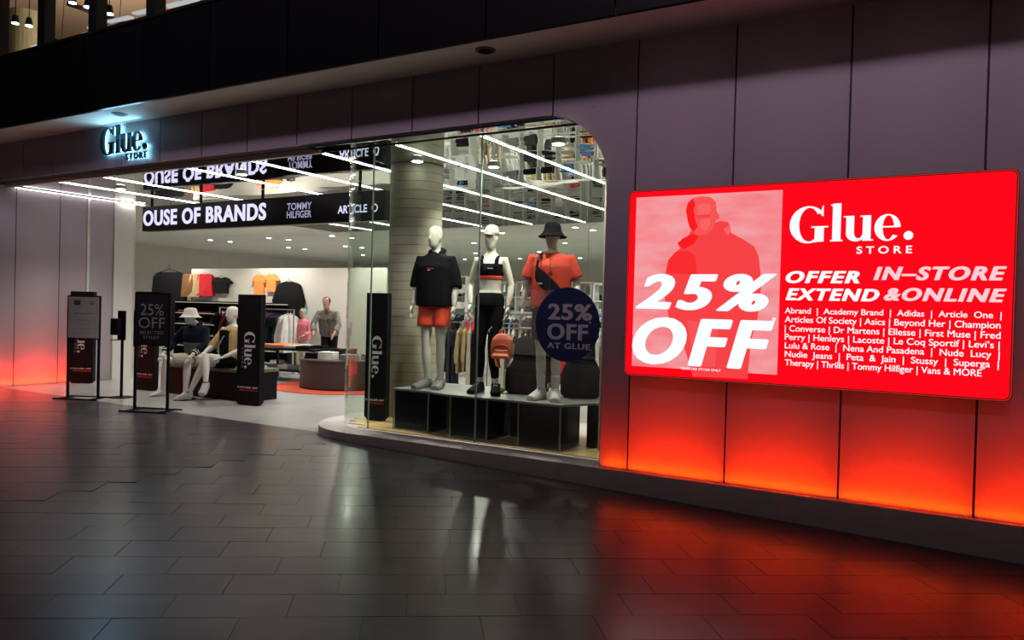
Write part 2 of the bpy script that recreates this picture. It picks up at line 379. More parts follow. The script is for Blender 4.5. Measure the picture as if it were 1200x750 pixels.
for s1, s0 in zip(seams, seams[1:]):
    x0, x1 = s0+.008, s1-.008
    if x0 > -2.9: pts = [(x0, .15), (x1, .15), (x1, ZS), (x0, ZS)]
    elif x1 > -2.9:                                   # the panel beside the arch corner
        a = [p for p in arc if x0 < p[0]]
        pts = [(-2.9, .15), (x1, .15), (x1, ZS), (x0, ZS), (x0, ARC_C[1]+math.sqrt(ARC_R**2-(x0-ARC_C[0])**2))] + a[::-1]
    elif x1 > -3.6:
        a = [p for p in arc if p[0] < x1]
        pts = [(x0, ZF)] + a[::-1] + [(x1, ARC_C[1]+math.sqrt(ARC_R**2-(x1-ARC_C[0])**2)), (x1, ZS), (x0, ZS)]
    else: pts = [(x0, ZF), (x1, ZF), (x1, ZS), (x0, ZS)]
    bm = bmesh.new()
    if x1 > -2.9: tray(bm, pts, 'y', .07, .085)
    else: prism(bm, pts, .07, .105)
    obj('panel', bm, M_panel if x1 > -2.9 else M_panel2, wall)
    if s0 > -2.9: bx('seam_rib', s0-.010, s0+.010, .078, .36, .15, ZS-.01, M_backing, wall)
# red LED bar lying in the trough of the plinth
t = thing('light_bar', 'thin red light bar along the foot of the facade panels', 'light', (.75, .31, .15))
bx('housing', -3.6, 3.6, -.022, .022, 0, .014, M_black, t); bx('diffuser', -3.6, 3.6, -.018, .018, .014, .018, M_redled, t)

# soffit and the dark gallery front above it
struct(bx('ceiling', -24, 5, -.55, .105, 4.10, 4.16, M_soffit), 'pale soffit under the upper gallery')
t = bpy.data.objects.new('wall_upper', None); C.objects.link(t); struct(t, 'black glossy gallery front of the upper floor')
k = -20.5
while k < 4:
    bx('panel', k+.008, k+1.272, -.60, -.55, 4.085, 5.10, M_blackp, t); k += 1.28
bx('rail', -20.5, 4, -.62, -.53, 5.10, 5.14, M_black, t)
bx('backing', -20.5, 4, -.55, -.3, 4.16, 5.10, M_black, t)
# soffit fittings
for x in (-4.05, -9.9, -1.1):
    q = thing('soffit_fitting', 'small round recessed fitting in the soffit ' + {-4.05: 'above the arched window', -9.9: 'beside the glowing shop sign', -1.1: 'above the red screen'}[x], 'light', (x, -.3, 4.10), group='soffit fittings')
    bm = bmesh.new(); cyl(bm, (0, 0), .10, -.012, -.002, 20); obj('rim', bm, mat('fitting_brown', (.16, .12, .10), .5), q)
    bm = bmesh.new(); cyl(bm, (0, 0), .07, -.016, -.012, 20); obj('lens', bm, M_black, q)

# upper floor windows: mullions, panes, and a plain room behind
for i, x in enumerate((-12.55, -11.31, -10.07, -8.83, -7.60, -6.3, -5.0)):
    struct(bx('trim_3', x-.09, x+.09, -.60, -.45, 5.14, 8.4, M_black), 'black mullion of the upper floor windows')
for i, x in enumerate((-11.31, -10.07, -8.83, -7.60, -6.3)):
    struct(bx('window_%d' % (i+3), x-1.15, x-.09, -.53, -.52, 5.14, 8.4, M_glass), 'clear upper floor window pane')
struct(bx('wall_back', -30, 2, 7.5, 7.6, 5, 9.2, mat('peach_wall', (.50, .33, .23), .7)), 'peach wall of the upper floor room')
struct(bx('ceiling', -30, 2, -.45, 7.5, 8.8, 8.9, mat('peach_ceiling', (.55, .38, .27), .7)), 'peach ceiling of the upper floor room')
struct(bx('floor', -30, 2, -.3, 7.5, 5.02, 5.1, M_black), 'dark floor of the upper room')
struct(bx('wall_left', -22.1, -22, -.4, 7.5, 5.1, 8.8, M_black), 'dark end wall of the upper room')
c = at(32, 50, 2.2)
bm = bmesh.new(); cyl(bm, (c.x, c.y), .34, 5.1, 7.55, 28); tag(obj('round_column', bm, mat('pale_yellow_plaster', (.62, .58, .34), .6), smooth=False), 'pale yellow round column behind the upper window at the far end', 'column')
for x, y, e in ((-17, 3, 330), (-12.5, 3.5, 330), (-8, 3.5, 260)):
    l = bpy.data.lights.new('upper_room_light', 'POINT'); l.energy = e; l.color = (1, .82, .70); l.shadow_soft_size = .2
    o = bpy.data.objects.new('upper_room_light', l); C.objects.link(o); o.location = (x, y, 6.6)
for n, (px, py) in enumerate(((18, 27), (34, 30), (85, 3), (103, 8), (128, 16))):
    c = at(px, py, 1.2)
    q = thing('ceiling_lamp', 'small bright lamp on the dark track, ' + ('next to the yellow column', 'over the yellow column', 'in the second upper window', 'beside the mullion in the second upper window', 'at the left edge of the third upper window')[n], 'lamp', c, group='upper floor track lamps')
    bm = bmesh.new(); cyl(bm, (0, 0), .07, 0, .14, 14, .045); obj('lamp_housing', bm, M_black, q)
    bm = bmesh.new(); cyl(bm, (0, 0), .062, -.01, .0, 14); obj('lens', bm, M_dl, q)
    bm = bmesh.new(); cyl(bm, (0, 0), .008, .14, 8.8-c.z, 6); obj('rod', bm, M_black, q)
a, b = at(80, 4, 1.3), at(165, 34, 1.9)
bm = bmesh.new(); tube(bm, [a, b, b+(b-a)*1.2], .06, 4); tag(obj('lighting_truss', bm, mat('dark_brown_metal', (.06, .035, .025), .5)), 'dark brown lighting beam crossing the upper room', 'beam')
for n, (px, py, w) in enumerate(((112, 33, .5), (106, 40, .5), (140, 24, .9), (172, 14, .9), (212, 5, 1.0), (44, 55, .4), (72, 50, .3))):  # added glowing strips imitate white reflections in the window panes
    c = at(px, py, 1.6)
    bm = bmesh.new(); box(bm, -w/2, w/2, -.05, .05, 0, .03)
    o = obj('reflection_strip', bm, emis('cool_strip', (.75, .72, .8), .8), loc=c); o.rotation_euler = (0, .12, -.15); bm = bmesh.new(); cyl(bm, (0, 0), .006, .02, 8.8-c.z, 6); obj('rod', bm, M_black, o)  # the rod is added to carry the strip
    tag(o, ('upper of the paired white strips imitating reflections in the second upper window', 'lower of the paired white strips imitating reflections in the second upper window', 'long white strip imitating a reflection in the third upper window, left one', 'long white strip imitating a reflection in the third upper window, right one', 'white strip imitating a reflection in the fourth upper window', 'short white strip imitating a reflection beside the yellow column', 'faint short strip imitating a reflection at the left of the second upper window')[n], 'light', 'upper floor reflection strips')

# store shell
struct(bx('wall_back', -24, -1.2, 20, 20.1, .06, 3.5, M_cream), 'cream back wall of the shop')
struct(bx('wall_left', -24.1, -24, 2.6, 20, .06, 3.5, M_cream), 'cream side wall deep in the shop')
struct(bx('wall_right', -1.2, -1.1, .35, 20, .06, 3.5, M_cream), 'cream side wall behind the facade')
struct(bx('wall_side', -24, -14.06, 2.6, 2.7, .06, 3.5, M_cream), 'cream return wall behind the red lit side wall')
struct(bx('ceiling', -24, -1.2, 8.2, 20, 3.47, 3.55, M_ceil), 'dull grey ceiling deep in the shop')
mc = struct(bx('ceiling', -13.98, -1.2, .36, 8.2, 3.47, 3.5, M_mirror), 'mirrored ceiling at the front of the shop')
struct(bx('ceiling', -24, -14.0, 2.6, 8.2, 3.47, 3.5, M_ceil), 'grey ceiling left of the mirrored part')
struct(bx('ceiling', -6.8, -2.9, .11, .33, 3.46, 3.499, M_mirror), 'narrow mirrored strip in front of the window track')
struct(bx('trim_4', -6.8, -2.9, .33, .36, 3.452, 3.47, M_black), 'black glazing track at the head of the show window')
struct(bx('trim_5', -14.0, -6.8, .30, .36, 3.44, 3.50, M_soffit), 'pale edge strip behind the entrance fascia')
# left side wall of red lit panels
wl = bpy.data.objects.new('wall_left', None); C.objects.link(wl); struct(wl, 'side wall of panels glowing red at the foot beside the entrance')
ys = [-3.6, -2.7, -1.8, -.9, .0, .47, 1.21, 1.70]
for a, b in zip(ys, ys[1:]): bm = bmesh.new(); tray(bm, [(a+.008, .065), (b-.008, .065), (b-.008, 3.46 if b > 0 else 4.08), (a+.008, 3.46 if b > 0 else 4.08)], 'x', -14.0, -14.02); obj('panel', bm, M_panel, wl); bx('seam_rib', -14.2, -14.01, a-.008, a+.008, .06, 3.46, M_backing, wl)
bm = bmesh.new(); tray(bm, [(1.765, .065), (2.2, .065), (2.2, 3.46), (1.765, 3.46)], 'x', -14.0, -14.02); obj('panel', bm, M_panel, wl)
bx('backing', -14.24, -14.2, -3.6, 2.3, .06, 4.09, M_cavity, wl)
bx('edge_strip', -14.19, -13.985, 1.705, 1.755, .06, 3.46, M_white, wl)
bx('pilaster', -14.15, -13.97, 2.22, 2.6, .06, 3.46, M_white, wl)
t = thing('light_bar', 'thin red light bar along the foot of the side wall', 'light', (-14.15, -.6, .06))
bx('housing', -.022, .022, -2.3, 2.3, 0, .014, M_black, t); bx('diffuser', -.018, .018, -2.3, 2.3, .014, .018, M_redled, t)

# LED lines in the mirrored ceiling
names = {-4.54: 'over the three standing mannequins', -5.70: 'over the round column', -6.88: 'just past the window nose', -8.15: 'over the entrance nearest the glass', -9.46: 'over the middle of the entrance', -11.44: 'between the entrance middle and the side wall', -12.65: 'second from the side wall'}
for x, nm in names.items():
    t = thing('linear_light', 'thin white light line in the mirrored ceiling ' + nm, 'light', (x, .4, 3.468), group=None)
    bx('channel', -.014, .014, 0, 7.7, -.005, 0, M_white, t); bx('diffuser', -.010, .010, .01, 7.69, -.008, -.005, M_led, t)
t = thing('linear_light', 'bright light line at the top of the red lit side wall', 'light', (-13.96, .42, 3.455))
bx('channel', -.02, .03, 0, 1.85, 0, .014, M_white, t); bx('diffuser', -.015, .025, .01, 1.84, -.012, 0, emis('led_cove', (1, .93, .95), 5), t)
t = thing('linear_light', 'bright light line over the white pilaster', 'light', (-13.93, 2.3, 3.455))
bx('channel', -.02, .03, 0, .5, 0, .014, M_white, t); bx('diffuser', -.015, .025, .01, .49, -.012, 0, M_led, t)
spot((-13.5, 1.3, 3.36), 3, (.90, .84, 1.0), 100, target=(-14.0, 1.2, 2.2), r=.2)  # lavender spots without cans, added to tint the top of the side wall
spot((-13.5, .3, 3.40), 5, (.90, .84, 1.0), 100, target=(-14.0, .2, 2.2), r=.2)
# right reveal post behind the window
struct(bx('trim_6', -3.22, -3.10, .75, .85, .162, 3.47, mat('beige_post', (.46, .42, .34), .6)), 'beige post at the right end of the show window')

# glazing: two flat panes and the curved nose
def pane(name, pts, z0, z1, label, th=.012):
    bm = bmesh.new(); L = []
    for i, (x, y) in enumerate(pts):
        a = Vector(pts[max(i-1, 0)]); b = Vector(pts[min(i+1, len(pts)-1)]); n = Vector((-(b-a).y, (b-a).x)).normalized()*th/2
        L.append([bm.verts.new((x+s*n.x, y+s*n.y, z)) for s in (-1, 1) for z in (z0, z1)])
    for a, b in zip(L, L[1:]):
        for q in ((0, 1), (2, 3), (0, 2), (1, 3)): bm.faces.new((a[q[0]], a[q[1]], b[q[1]], b[q[0]]))
    for a in (L[0], L[-1]): bm.faces.new((a[0], a[1], a[3], a[2]))
    return struct(obj(name, bm, M_glass, smooth=False), label)
GY = .335
pane('window_1', [(-2.92, GY), (-4.465, GY)], .162, 3.44, 'clear right pane of the show window')
pane('window_1', [(-4.475, GY), (-5.955, GY)], .162, 3.44, 'clear left pane of the show window')
curve = [(-5.965, GY)] + [(-6.02+.70*math.cos(a), 1.035+.70*math.sin(a)) for a in [-PI/2-PI/2*k/16 for k in range(1, 17)]] + [(-6.72, 1.9)]
pane('window_2', curve, .162, 3.44, 'curved glass nose of the show window')
for (x, y), nm in (((-4.47, GY), 'clear joint between the two flat panes'), ((-5.96, GY), 'clear joint where the curved glass begins'), ((-6.72, 1.92), 'polished end edge of the curved glass')):
    struct(bx('trim_7', x-.006, x+.006, y-.009, y+.009, .162, 3.44, M_glassedge), nm)

# ================================================================== SIGNS
# big red LED screen
E_RED, E_WHITE, E_PINK = emis('screen_red', (1, .002, .008), 1.25), emis('screen_white', (.92, .95, 1), 1.05), emis('screen_gloss_pink', (1, .62, .68), 1.0)
scr = thing('led_screen', 'big red glowing advertising screen on the facade panels', 'screen', (-1.1525, .07, 1.0))
ox, oz, YS = -1.1525, 1.0, -.075
def rrect(x0, x1, z0, z1, r, n=6):
    out = []
    for cx, cz, a0 in ((x1-r, z1-r, 0), (x0+r, z1-r, 90), (x0+r, z0+r, 180), (x1-r, z0+r, 270)):
        for k in range(n+1):
            a = math.radians(a0+90*k/n); out.append((cx+r*math.cos(a), cz+r*math.sin(a)))
    return out
SX0, SX1, SZ0, SZ1 = -2.625-ox, .318-ox, 1.035-oz, 2.695-oz
bm = bmesh.new(); prism(bm, rrect(SX0, SX1, SZ0, SZ1, .05), YS+.012-.07, -.0); obj('frame', bm, mat('dark_red_frame', (.12, .01, .012), .35), scr)
bm = bmesh.new(); prism(bm, rrect(SX0+.018, SX1-.018, SZ0+.018, SZ1-.018, .04), YS-.062, YS-.058); obj('display', bm, E_RED, scr)
bm = bmesh.new()
o_, i_ = rrect(SX0+.004, SX1-.004, SZ0+.004, SZ1-.004, .05), rrect(SX0+.012, SX1-.012, SZ0+.012, SZ1-.012, .045)
vo = [bm.verts.new((p[0], YS-.061, p[1])) for p in o_]; vi = [bm.verts.new((p[0], YS-.061, p[1])) for p in i_]
for k in range(len(o_)): bm.faces.new((vo[k], vo[(k+1) % len(o_)], vi[(k+1) % len(o_)], vi[k]))
obj('edge_light', bm, emis('rim_glow', (.8, .05, .04), .5), scr)
YD = YS-.062+.07                                        # world Y of the display face
def sp(px, py):                                         # a point of the display face in the screen's own frame
    p = at(px, py, YD); return p.x-ox, p.z-oz
def stext(s, l, r, top, bot, m, **k):
    """l, r: x pixels; top, bot: y pixels at the left end"""
    x0, zt = sp(l, top); _, zb = sp(l, bot); x1, _ = sp(r, top)
    return text(s, x0, x1, zb, zt, -.0735-.07+.0, m, scr, **k)
# picture field with the figure, flat layers of the screen image
def flat(name, pts, m, dy):
    bm = bmesh.new(); bm.faces.new([bm.verts.new((sp(*p)[0], -.1385-dy, sp(*p)[1])) for p in pts]); return obj(name, bm, m, scr)
x0, z1 = sp(746, 235); x1, _ = sp(917, 235); _, z0 = sp(917, 446)
zt, zb = SZ1-.065, SZ0+.09
pm = bpy.data.materials.new('screen_picture'); pm.use_nodes = True; n_ = pm.node_tree; n_.nodes.clear()
tc = n_.nodes.new('ShaderNodeTexCoord'); no = n_.nodes.new('ShaderNodeTexNoise'); no.inputs['Scale'].default_value = 3; no.inputs['Detail'].default_value = 6
mp = n_.nodes.new('ShaderNodeMapping'); mp.inputs['Scale'].default_value = (1, 1, 3); rp = n_.nodes.new('ShaderNodeValToRGB'); rp.color_ramp.elements[0].position = .3; rp.color_ramp.elements[1].position = .7
rp.color_ramp.elements[0].color = (.92, .20, .22, 1); rp.color_ramp.elements[1].color = (.90, .36, .38, 1)
em = n_.nodes.new('ShaderNodeEmission'); ou = n_.nodes.new('ShaderNodeOutputMaterial')
for a, b in ((tc.outputs['Object'], mp.inputs[0]), (mp.outputs[0], no.inputs['Vector']), (no.outputs['Fac'], rp.inputs[0]), (rp.outputs[0], em.inputs[0]), (em.outputs[0], ou.inputs[0])): n_.links.new(a, b)
bm = bmesh.new(); bm.faces.new([bm.verts.new((x, -.1385, z)) for x, z in ((x0, zb), (x1, zb), (x1, zt), (x0, zt))]); obj('picture', bm, pm, scr)
e_coat, e_dark, e_face, e_soft = emis('picture_coat', (.93, .055, .06), 1), emis('picture_shadow', (.95, .012, .012), 1), emis('picture_face', (.93, .13, .12), 1), emis('picture_soft', (.93, .09, .09), 1)
flat('picture_figure', [(780, 320), (783, 305), (790, 297), (797, 291), (794, 285), (800, 280), (806, 277), (812, 268), (845, 259), (853, 260), (856, 266), (857, 273), (872, 281), (884, 289), (889, 300), (891, 316), (892, 336), (888, 372), (880, 400), (876, 444), (812, 441), (800, 400), (784, 372), (778, 345)], e_coat, .001)
flat('picture_figure', [(804, 247), (806, 238), (812, 232), (823, 230), (833, 231), (839, 237), (840, 248), (843, 252), (843, 256), (839, 258), (836, 267), (829, 275), (818, 276), (810, 270), (806, 260)], e_soft, .002)
flat('picture_figure', [(804, 247), (806, 238), (812, 233), (815, 240), (813, 246), (815, 258), (818, 266), (813, 272), (808, 266)], e_dark, .003)
flat('picture_figure', [(817, 241), (826, 238), (833, 240), (834, 248), (832, 251), (818, 252)], e_face, .003)
flat('picture_figure', [(816, 252), (833, 251), (833, 255), (817, 256)], e_coat, .004)
flat('picture_figure', [(821, 257), (834, 256), (832, 264), (827, 271), (820, 266)], e_face, .003)
flat('picture_figure', [(794, 285), (801, 279), (812, 274), (819, 277), (813, 286), (801, 292)], e_dark, .003)
flat('picture_figure', [(780, 320), (784, 304), (792, 295), (806, 294), (815, 300), (817, 322)], emis('picture_sleeve', (.95, .025, .03), 1), .002)
flat('picture_figure', [(806, 375), (842, 380), (838, 430), (812, 428)], e_soft, .002)
flat('picture_figure', [(848, 268), (855, 264), (857, 272), (852, 276)], e_face, .002)
stext('25%', 746, 911, 322, 361, E_WHITE, bold=.02, heavy=.034, shear=.25, spacing=1.22)
stext('OFF', 742, 908, 372, 424, E_WHITE, bold=.02, heavy=.034, shear=.25, spacing=1.22)
stext('*', 905, 910, 372, 380, E_WHITE, bold=.02)
stext('*SELECTED STYLES ONLY', 797, 845, 430, 432.5, E_WHITE, bold=.01)
xa, za = sp(925, 284); xb, _ = sp(1070, 284); _, zc = sp(925, 241)
glue(xa, xb, za, zc, -.1435, E_WHITE, scr)
stext('S T O R E', 1004, 1069, 289, 297.5, E_WHITE, bold=.02)
stext('OFFER', 921, 1008, 318, 331.5, E_WHITE, bold=.02, heavy=.035, shear=.25, spacing=1.2)
stext('EXTEND', 921, 1031, 338, 351.5, E_WHITE, bold=.02, heavy=.035, shear=.25, spacing=1.2)
stext('IN\u2013STORE', 1024, 1180, 313, 328, E_PINK, bold=.02, heavy=.035, shear=.25, spacing=1.2)  # gloss over the right-hand words is put into their pale pink
stext('&ONLINE', 1036, 1180, 337.5, 352, E_PINK, bold=.02, heavy=.035, shear=.25, spacing=1.2)
lines = [('Abrand  |  Academy Brand  |  Adidas  |  Article  One  |', 360.5, 367, 1174), ('Articles Of Society | Asics | Beyond Her | Champion', 370.5, 377.5, 1173), ('| Converse | Dr Martens | Ellesse | First Muse | Fred', 381, 388, 1173),
         ('Perry | Henleys | Lacoste | Le Coq Sportif | Levi\u2019s |', 391, 398, 1172), ('Lulu & Rose  |  Nena And Pasadena  |  Nude  Lucy  |', 401, 408, 1172), ('Nudie  Jeans  |  Peta  &  Jain  |  Stussy  |  Superga  |', 411, 418, 1171), ('Therapy | Thrills | Tommy Hilfiger | Vans & MORE', 421, 428, 1151)]
for s, a, b, r in lines: tag(stext(s, 920, r, a, b, E_WHITE, heavy=.012), kind='stuff')

# halo-lit shop name on the fascia
sg = thing('shop_sign', 'dark letters with a pale blue halo glow on the fascia above the entrance', 'sign', (-10.25, .0, 3.5))
def fp(px, py): p = at(px, py, 0.02); return p.x+10.25, p.z-3.5
(gx0, gz0), (gx1, _), (_, gz1) = fp(118, 182), fp(172, 182), fp(124, 149)
M_sign = mat('dark_teal_letter', (.02, .06, .08), .4)
glue(gx0, gx1, gz0, gz1, .0, M_sign, sg, thick=.03, name='letters')
(a0, b0), (a1, _), (_, b1) = fp(148, 187.5), fp(172, 188), fp(148, 180.5)
text('S T O R E', a0, a1, b0, b1, .0, M_sign, sg, bold=.02, thick=.03, name='letters')
glue(gx0, gx1, gz0, gz1, .032, emis('halo_led', (.25, .72, 1), 9), sg, thick=.008, name='halo_led')
text('S T O R E', a0, a1, b0, b1, .032, emis('halo_led', (.25, .72, 1), 9), sg, bold=.02, thick=.008, name='halo_led')
l = bpy.data.lights.new('sign_halo', 'AREA'); l.shape = 'RECTANGLE'; l.size = .95; l.size_y = .42; l.energy = 5.5; l.color = (.30, .72, 1)
o = bpy.data.objects.new('sign_halo', l); C.objects.link(o); o.location = (-10.25+(gx0+gx1)/2, -.02, 3.5+(gz0+gz1)/2); o.rotation_euler = (-PI/2, 0, 0); o.rotation_euler = (PI/2, 0, PI)
area('sign_halo', (-10.25+(gx0+gx1)/2, -.02, 3.86), (-10.25+(gx0+gx1)/2, -.12, 4.1), .9, .05, .9, (.30, .72, 1))

# round blue window sticker, built as a disc hung before the glass
c = at(664.5, 380.5, -.006)
ra = (at(703, 382, -.006).x-at(628, 380, -.006).x)/2
t = thing('round_sign', 'round blue discount sticker, built as a disc in front of the window beside the red panels', 'sign', c)
bm = bmesh.new(); prism(bm, [(ra*math.cos(2*PI*k/56), ra*1.05*math.sin(2*PI*k/56)) for k in range(56)], -.006, .006); obj('disc', bm, M_sticker, t)
def bt(s, l, r, top, bot, **k):
    a, b, d = at(l, bot, -.012), at(r, bot, -.012), at(l, top, -.012); text(s, a.x-c.x, b.x-c.x, a.z-c.z, d.z-c.z, -.008, M_letter, t, **k)
bt('25%', 642, 694, 356, 374, bold=.015, heavy=.03, spacing=1.1); bt('OFF', 641, 689, 379, 397, bold=.015, heavy=.03, spacing=1.1); bt('*', 690, 693, 377, 381, bold=.02); bt('AT GLUE', 641, 692, 401, 407.5, bold=.015, heavy=.03, spacing=1.1)
for s in (-.2, .2):
    bm = bmesh.new(); cyl(bm, (s, 0), .0015, ra*.80, 3.52-c.z, 6); obj('wire', bm, M_steel, t); bx('bracket', s-.002, s+.002, -.002, .078-c.y, 3.517-c.z, 3.521-c.z, M_panel2, t)  # wires and brackets added to carry the sticker disc

# hanging LED display inside the entrance
z0, z1 = 2.86, 3.31
t = thing('display_sign', 'long black hanging display sign with glowing white words over the entrance', 'sign', (-13.1, 2.2, z0))
bx('case', 0, 5.75, 0, .14, 0, z1-z0, M_blackp, t, bev=.012)
for x in (.18, 1.55, 3.1, 5.2): bx('hanger', x-.015, x+.015, .05, .09, z1-z0, 3.465-z0, M_black, t)
E_LETT = emis('led_lettering', (.72, .70, 1), 1.15)
text('OUSE OF BRANDS', .03, 3.27, .10, .37, -.003, E_LETT, t, bold=.02, heavy=.03, spacing=1.1)
text('TOMMY', 3.74, 4.28, .23, .34, -.003, emis('led_dim', (.42, .40, .6), .8), t, bold=.02); text('HILFIGER', 3.74, 4.28, .10, .21, -.003, emis('led_dim', (.42, .40, .6), .8), t, bold=.02)
text('ARTICLE  O', 4.83, 5.62, .13, .25, -.003, E_LETT, t, bold=.02)

# tall black banners with the shop name running down
def banner(loc, h, w, label, rz=0, m=M_black):
    t = thing('totem_banner', label, 'banner', loc, rz, 'tall black totem banners')
    bm = bmesh.new(); r = .05
    prism(bm, [(-w/2+r, 0), (w/2-r, 0), (w/2, r), (w/2, h), (-w/2, h), (-w/2, r)], -.05, .05); obj('body', bm, m, t)
    # local text frame: x -> down, z -> right
    R = Matrix(((0, 0, 1, 0), (0, 1, 0, 0), (-1, 0, 0, 0), (0, 0, 0, 1)))
    glue(-h*.665, -h*.335, -w*.17, w*.30, -.053, M_letter, t, M=R)
    text('S T O R E', -h*.52, -h*.335, -w*.30, -w*.21, -.053, mat('dim_print', (.18, .18, .18), .6), t, M=R, bold=.02)
    text('HOUSE OF', -w*.44, w*.44, h*.155, h*.17, -.053, M_letter, t, bold=.03); text('BRANDS', -w*.34, w*.44, h*.130, h*.145, -.053, M_rprint, t, bold=.03)
    return t
banner((-9.2, 1.4, .06), 1.66, .44, 'tall black banner at the right of the seated mannequins', .12)
banner((-12.0, 1.6, .06), 1.68, .46, 'tall black banner behind the discount stand and left of the seated mannequins', .1)
banner((-13.72, 1.5, .06), 1.66, .42, 'tall black banner against the red lit side wall', .55)
banner((-6.33, .92, .162), 1.60, .30, 'tall black banner inside the curved glass beside the column', .15)

# sign stands
def stand(loc, rz, w, h, zb, m, label, fn, legw=None):
    t = thing('sign_stand', label, 'sign', loc, rz)
    w2 = w/2; bx('frame', -w2-.02, w2+.02, -.012, .012, zb-.02, h+.02, M_black, t)
    f = bx('panel', -w2, w2, -.018, -.012, zb, h, m, t)
    for s in (-1, 1): bx('leg', s*w2-.016, s*w2+.016, -.014, .014, .02, zb, M_black, t)
    for s in (-1, 1): bx('base_bar', s*w2-.016, s*w2+.016, -.20, .20, 0, .02, M_black, t)
    for s in (-1, 1): bx('cross_bar', -w2-.10, w2+.10, s*.19-.014, s*.19+.014, 0.0, .018, M_black, t)
    fn(t, w2, zb, h); return t
def f1(t, w, a, b):
    text('WELCOME BACK TO', -w*.6, w*.7, b-.26, b-.245, -.0205, M_grey, t, bold=.01); 
    for k, q in enumerate(('Please keep', 'your distance and', 'use the sanitiser', 'thank you')): text(q, -w*.35, w*.45, b-.36-.065*k, b-.348-.065*k, -.0205, M_grey, t)
    bx('printed_block', w*-.62, w*-.22, -.0205, -.0185, b-.13, b-.05, M_grey, t)
    bm = bmesh.new(); prism(bm, [(w*.55+.035*math.cos(k*PI/8), b-.09+.035*math.sin(k*PI/8)) for k in range(16)], -.0205, -.0185); obj('printed_seal', bm, mat('seal_print', (.45, .5, .35), .7), t)
M_grey = mat('grey_print', (.10, .12, .12), .7)
M_sheet = mat('white_sheet', (.80, .88, .86), .5)
def f2(t, w, a, b):
    h = b-a
    text('25%', -w*.70, w*.72, b-h*.42, b-h*.20, -.0205, M_letter, t, bold=-.004); text('OFF', -w*.80, w*.80, b-h*.68, b-h*.47, -.0205, M_letter, t, bold=-.004)
    text('SELECTED', -w*.72, w*.72, b-h*.80, b-h*.74, -.0205, M_letter, t); text('STYLES*', -w*.5, w*.5, b-h*.90, b-h*.84, -.0205, M_letter, t)
stand((-11.62, .28, .06), .42, .50, 1.56, .93, M_sheet, 'black floor stand holding a white notice sheet at the entrance', f1)
stand((-9.68, .10, .06), .36, .50, 1.62, .93, mat('dark_slate_blue', (.018, .026, .036), .5), 'black floor stand with a dark discount poster', f2)
# dispenser on a pole
t = thing('sanitiser_dispenser', 'black hand sanitiser dispenser on a pole stand by the side wall', 'dispenser', (-11.33, .72, .06), .3)
bm = bmesh.new(); cyl(bm, (0, 0), .17, 0, .012, 28); obj('base', bm, M_black, t)
bm = bmesh.new(); cyl(bm, (0, 0), .022, .012, 1.30, 12); obj('pole', bm, M_black, t)
bx('back_plate', -.07, .08, -.03, -.015, .90, 1.36, M_black, t, bev=.01); bx('dispenser_body', -.12, .02, -.13, -.03, .98, 1.24, M_black, t, bev=.02)
bx('drip_tray', -.11, .03, -.14, -.03, .90, .91, M_black, t)

# ================================================================== SHOW WINDOW
cp = at(484, 400, 1.62)
t = thing('round_column', 'thick round column clad in stacked pale rings inside the window', 'column', (cp.x, 1.62, .162))
z = 0; k = 0; me = None
R_ = .345
while z < 3.28:
    if me is None:
        bm = bmesh.new(); cyl(bm, (0, 0), R_+.004, .003, .115, 64, R_+.004); o = obj('ring', bm, M_col, t); me = o.data
    else:
        o = bpy.data.objects.new('ring', me); C.objects.link(o); o.parent = t
    o.location = (0, 0, z); z += .118; k += 1
bm = bmesh.new(); cyl(bm, (0, 0), R_-.006, 0, 3.30, 32); obj('core', bm, mat('column_core', (.10, .10, .07), .8), t)

# podium: black glossy display cubes with pale edges, and the slab on top of them
M_cube = mat('black_acrylic', (.010, .012, .012), .12, spec=.6); M_edge = mat('pale_edge', (.30, .33, .26), .35)
def cube(x0, x1, y0, y1, label, h=.46, n=0):
    t = thing('display_cube', label, 'plinth cube', ((x0+x1)/2, y0, .162), 0, 'black display cubes under the mannequins'); w = (x1-x0)/2; d = y1-y0
    bx('body', -w+.012, w-.012, .012, d, .014, h-.004, M_cube, t)
    for s in (-1, 1): bx('edge_trim', s*w-.007, s*w+.007, 0, .014, 0, h, M_edge, t)
    bx('edge_trim', -w+.007, w-.007, 0, .018, 0, .012, M_edge, t); bx('edge_trim', w-.010, w, .014, d, 0, .010, M_edge, t)
cube(-5.72, -5.22, .50, 1.0, 'front black display cube nearest the column'); cube(-4.86, -4.38, .42, .95, 'front black display cube below the middle mannequin'); cube(-3.99, -3.50, .42, .92, 'front black display cube below the bucket hat mannequin')
cube(-5.20, -4.88, .86, 1.3, 'set back black display cube between the first two front cubes'); cube(-4.36, -4.01, .86, 1.3, 'set back black display cube between the last two front cubes')
bm = bmesh.new(); box(bm, -3.40, -3.00, .86, 1.3, 0, .46); tag(obj('display_cube', bm, M_cube, loc=(0, 0, .162)), 'black display cube at the far right end by the red panels', 'plinth cube', 'black display cubes under the mannequins')
bm = bmesh.new(); prismz(bm, [(-5.74, .50), (-5.20, .50), (-5.20, .47), (-4.88, .40), (-4.36, .40), (-4.01, .42), (-3.48, .40), (-3.30, .80), (-3.0, .84), (-3.0, 1.45), (-5.74, 1.45)], 0, .022)
tag(obj('podium_slab', bm, mat('slab_grey', (.30, .31, .28), .35), loc=(0, 0, .622)), 'thin grey slab lying across the black display cubes', 'podium')

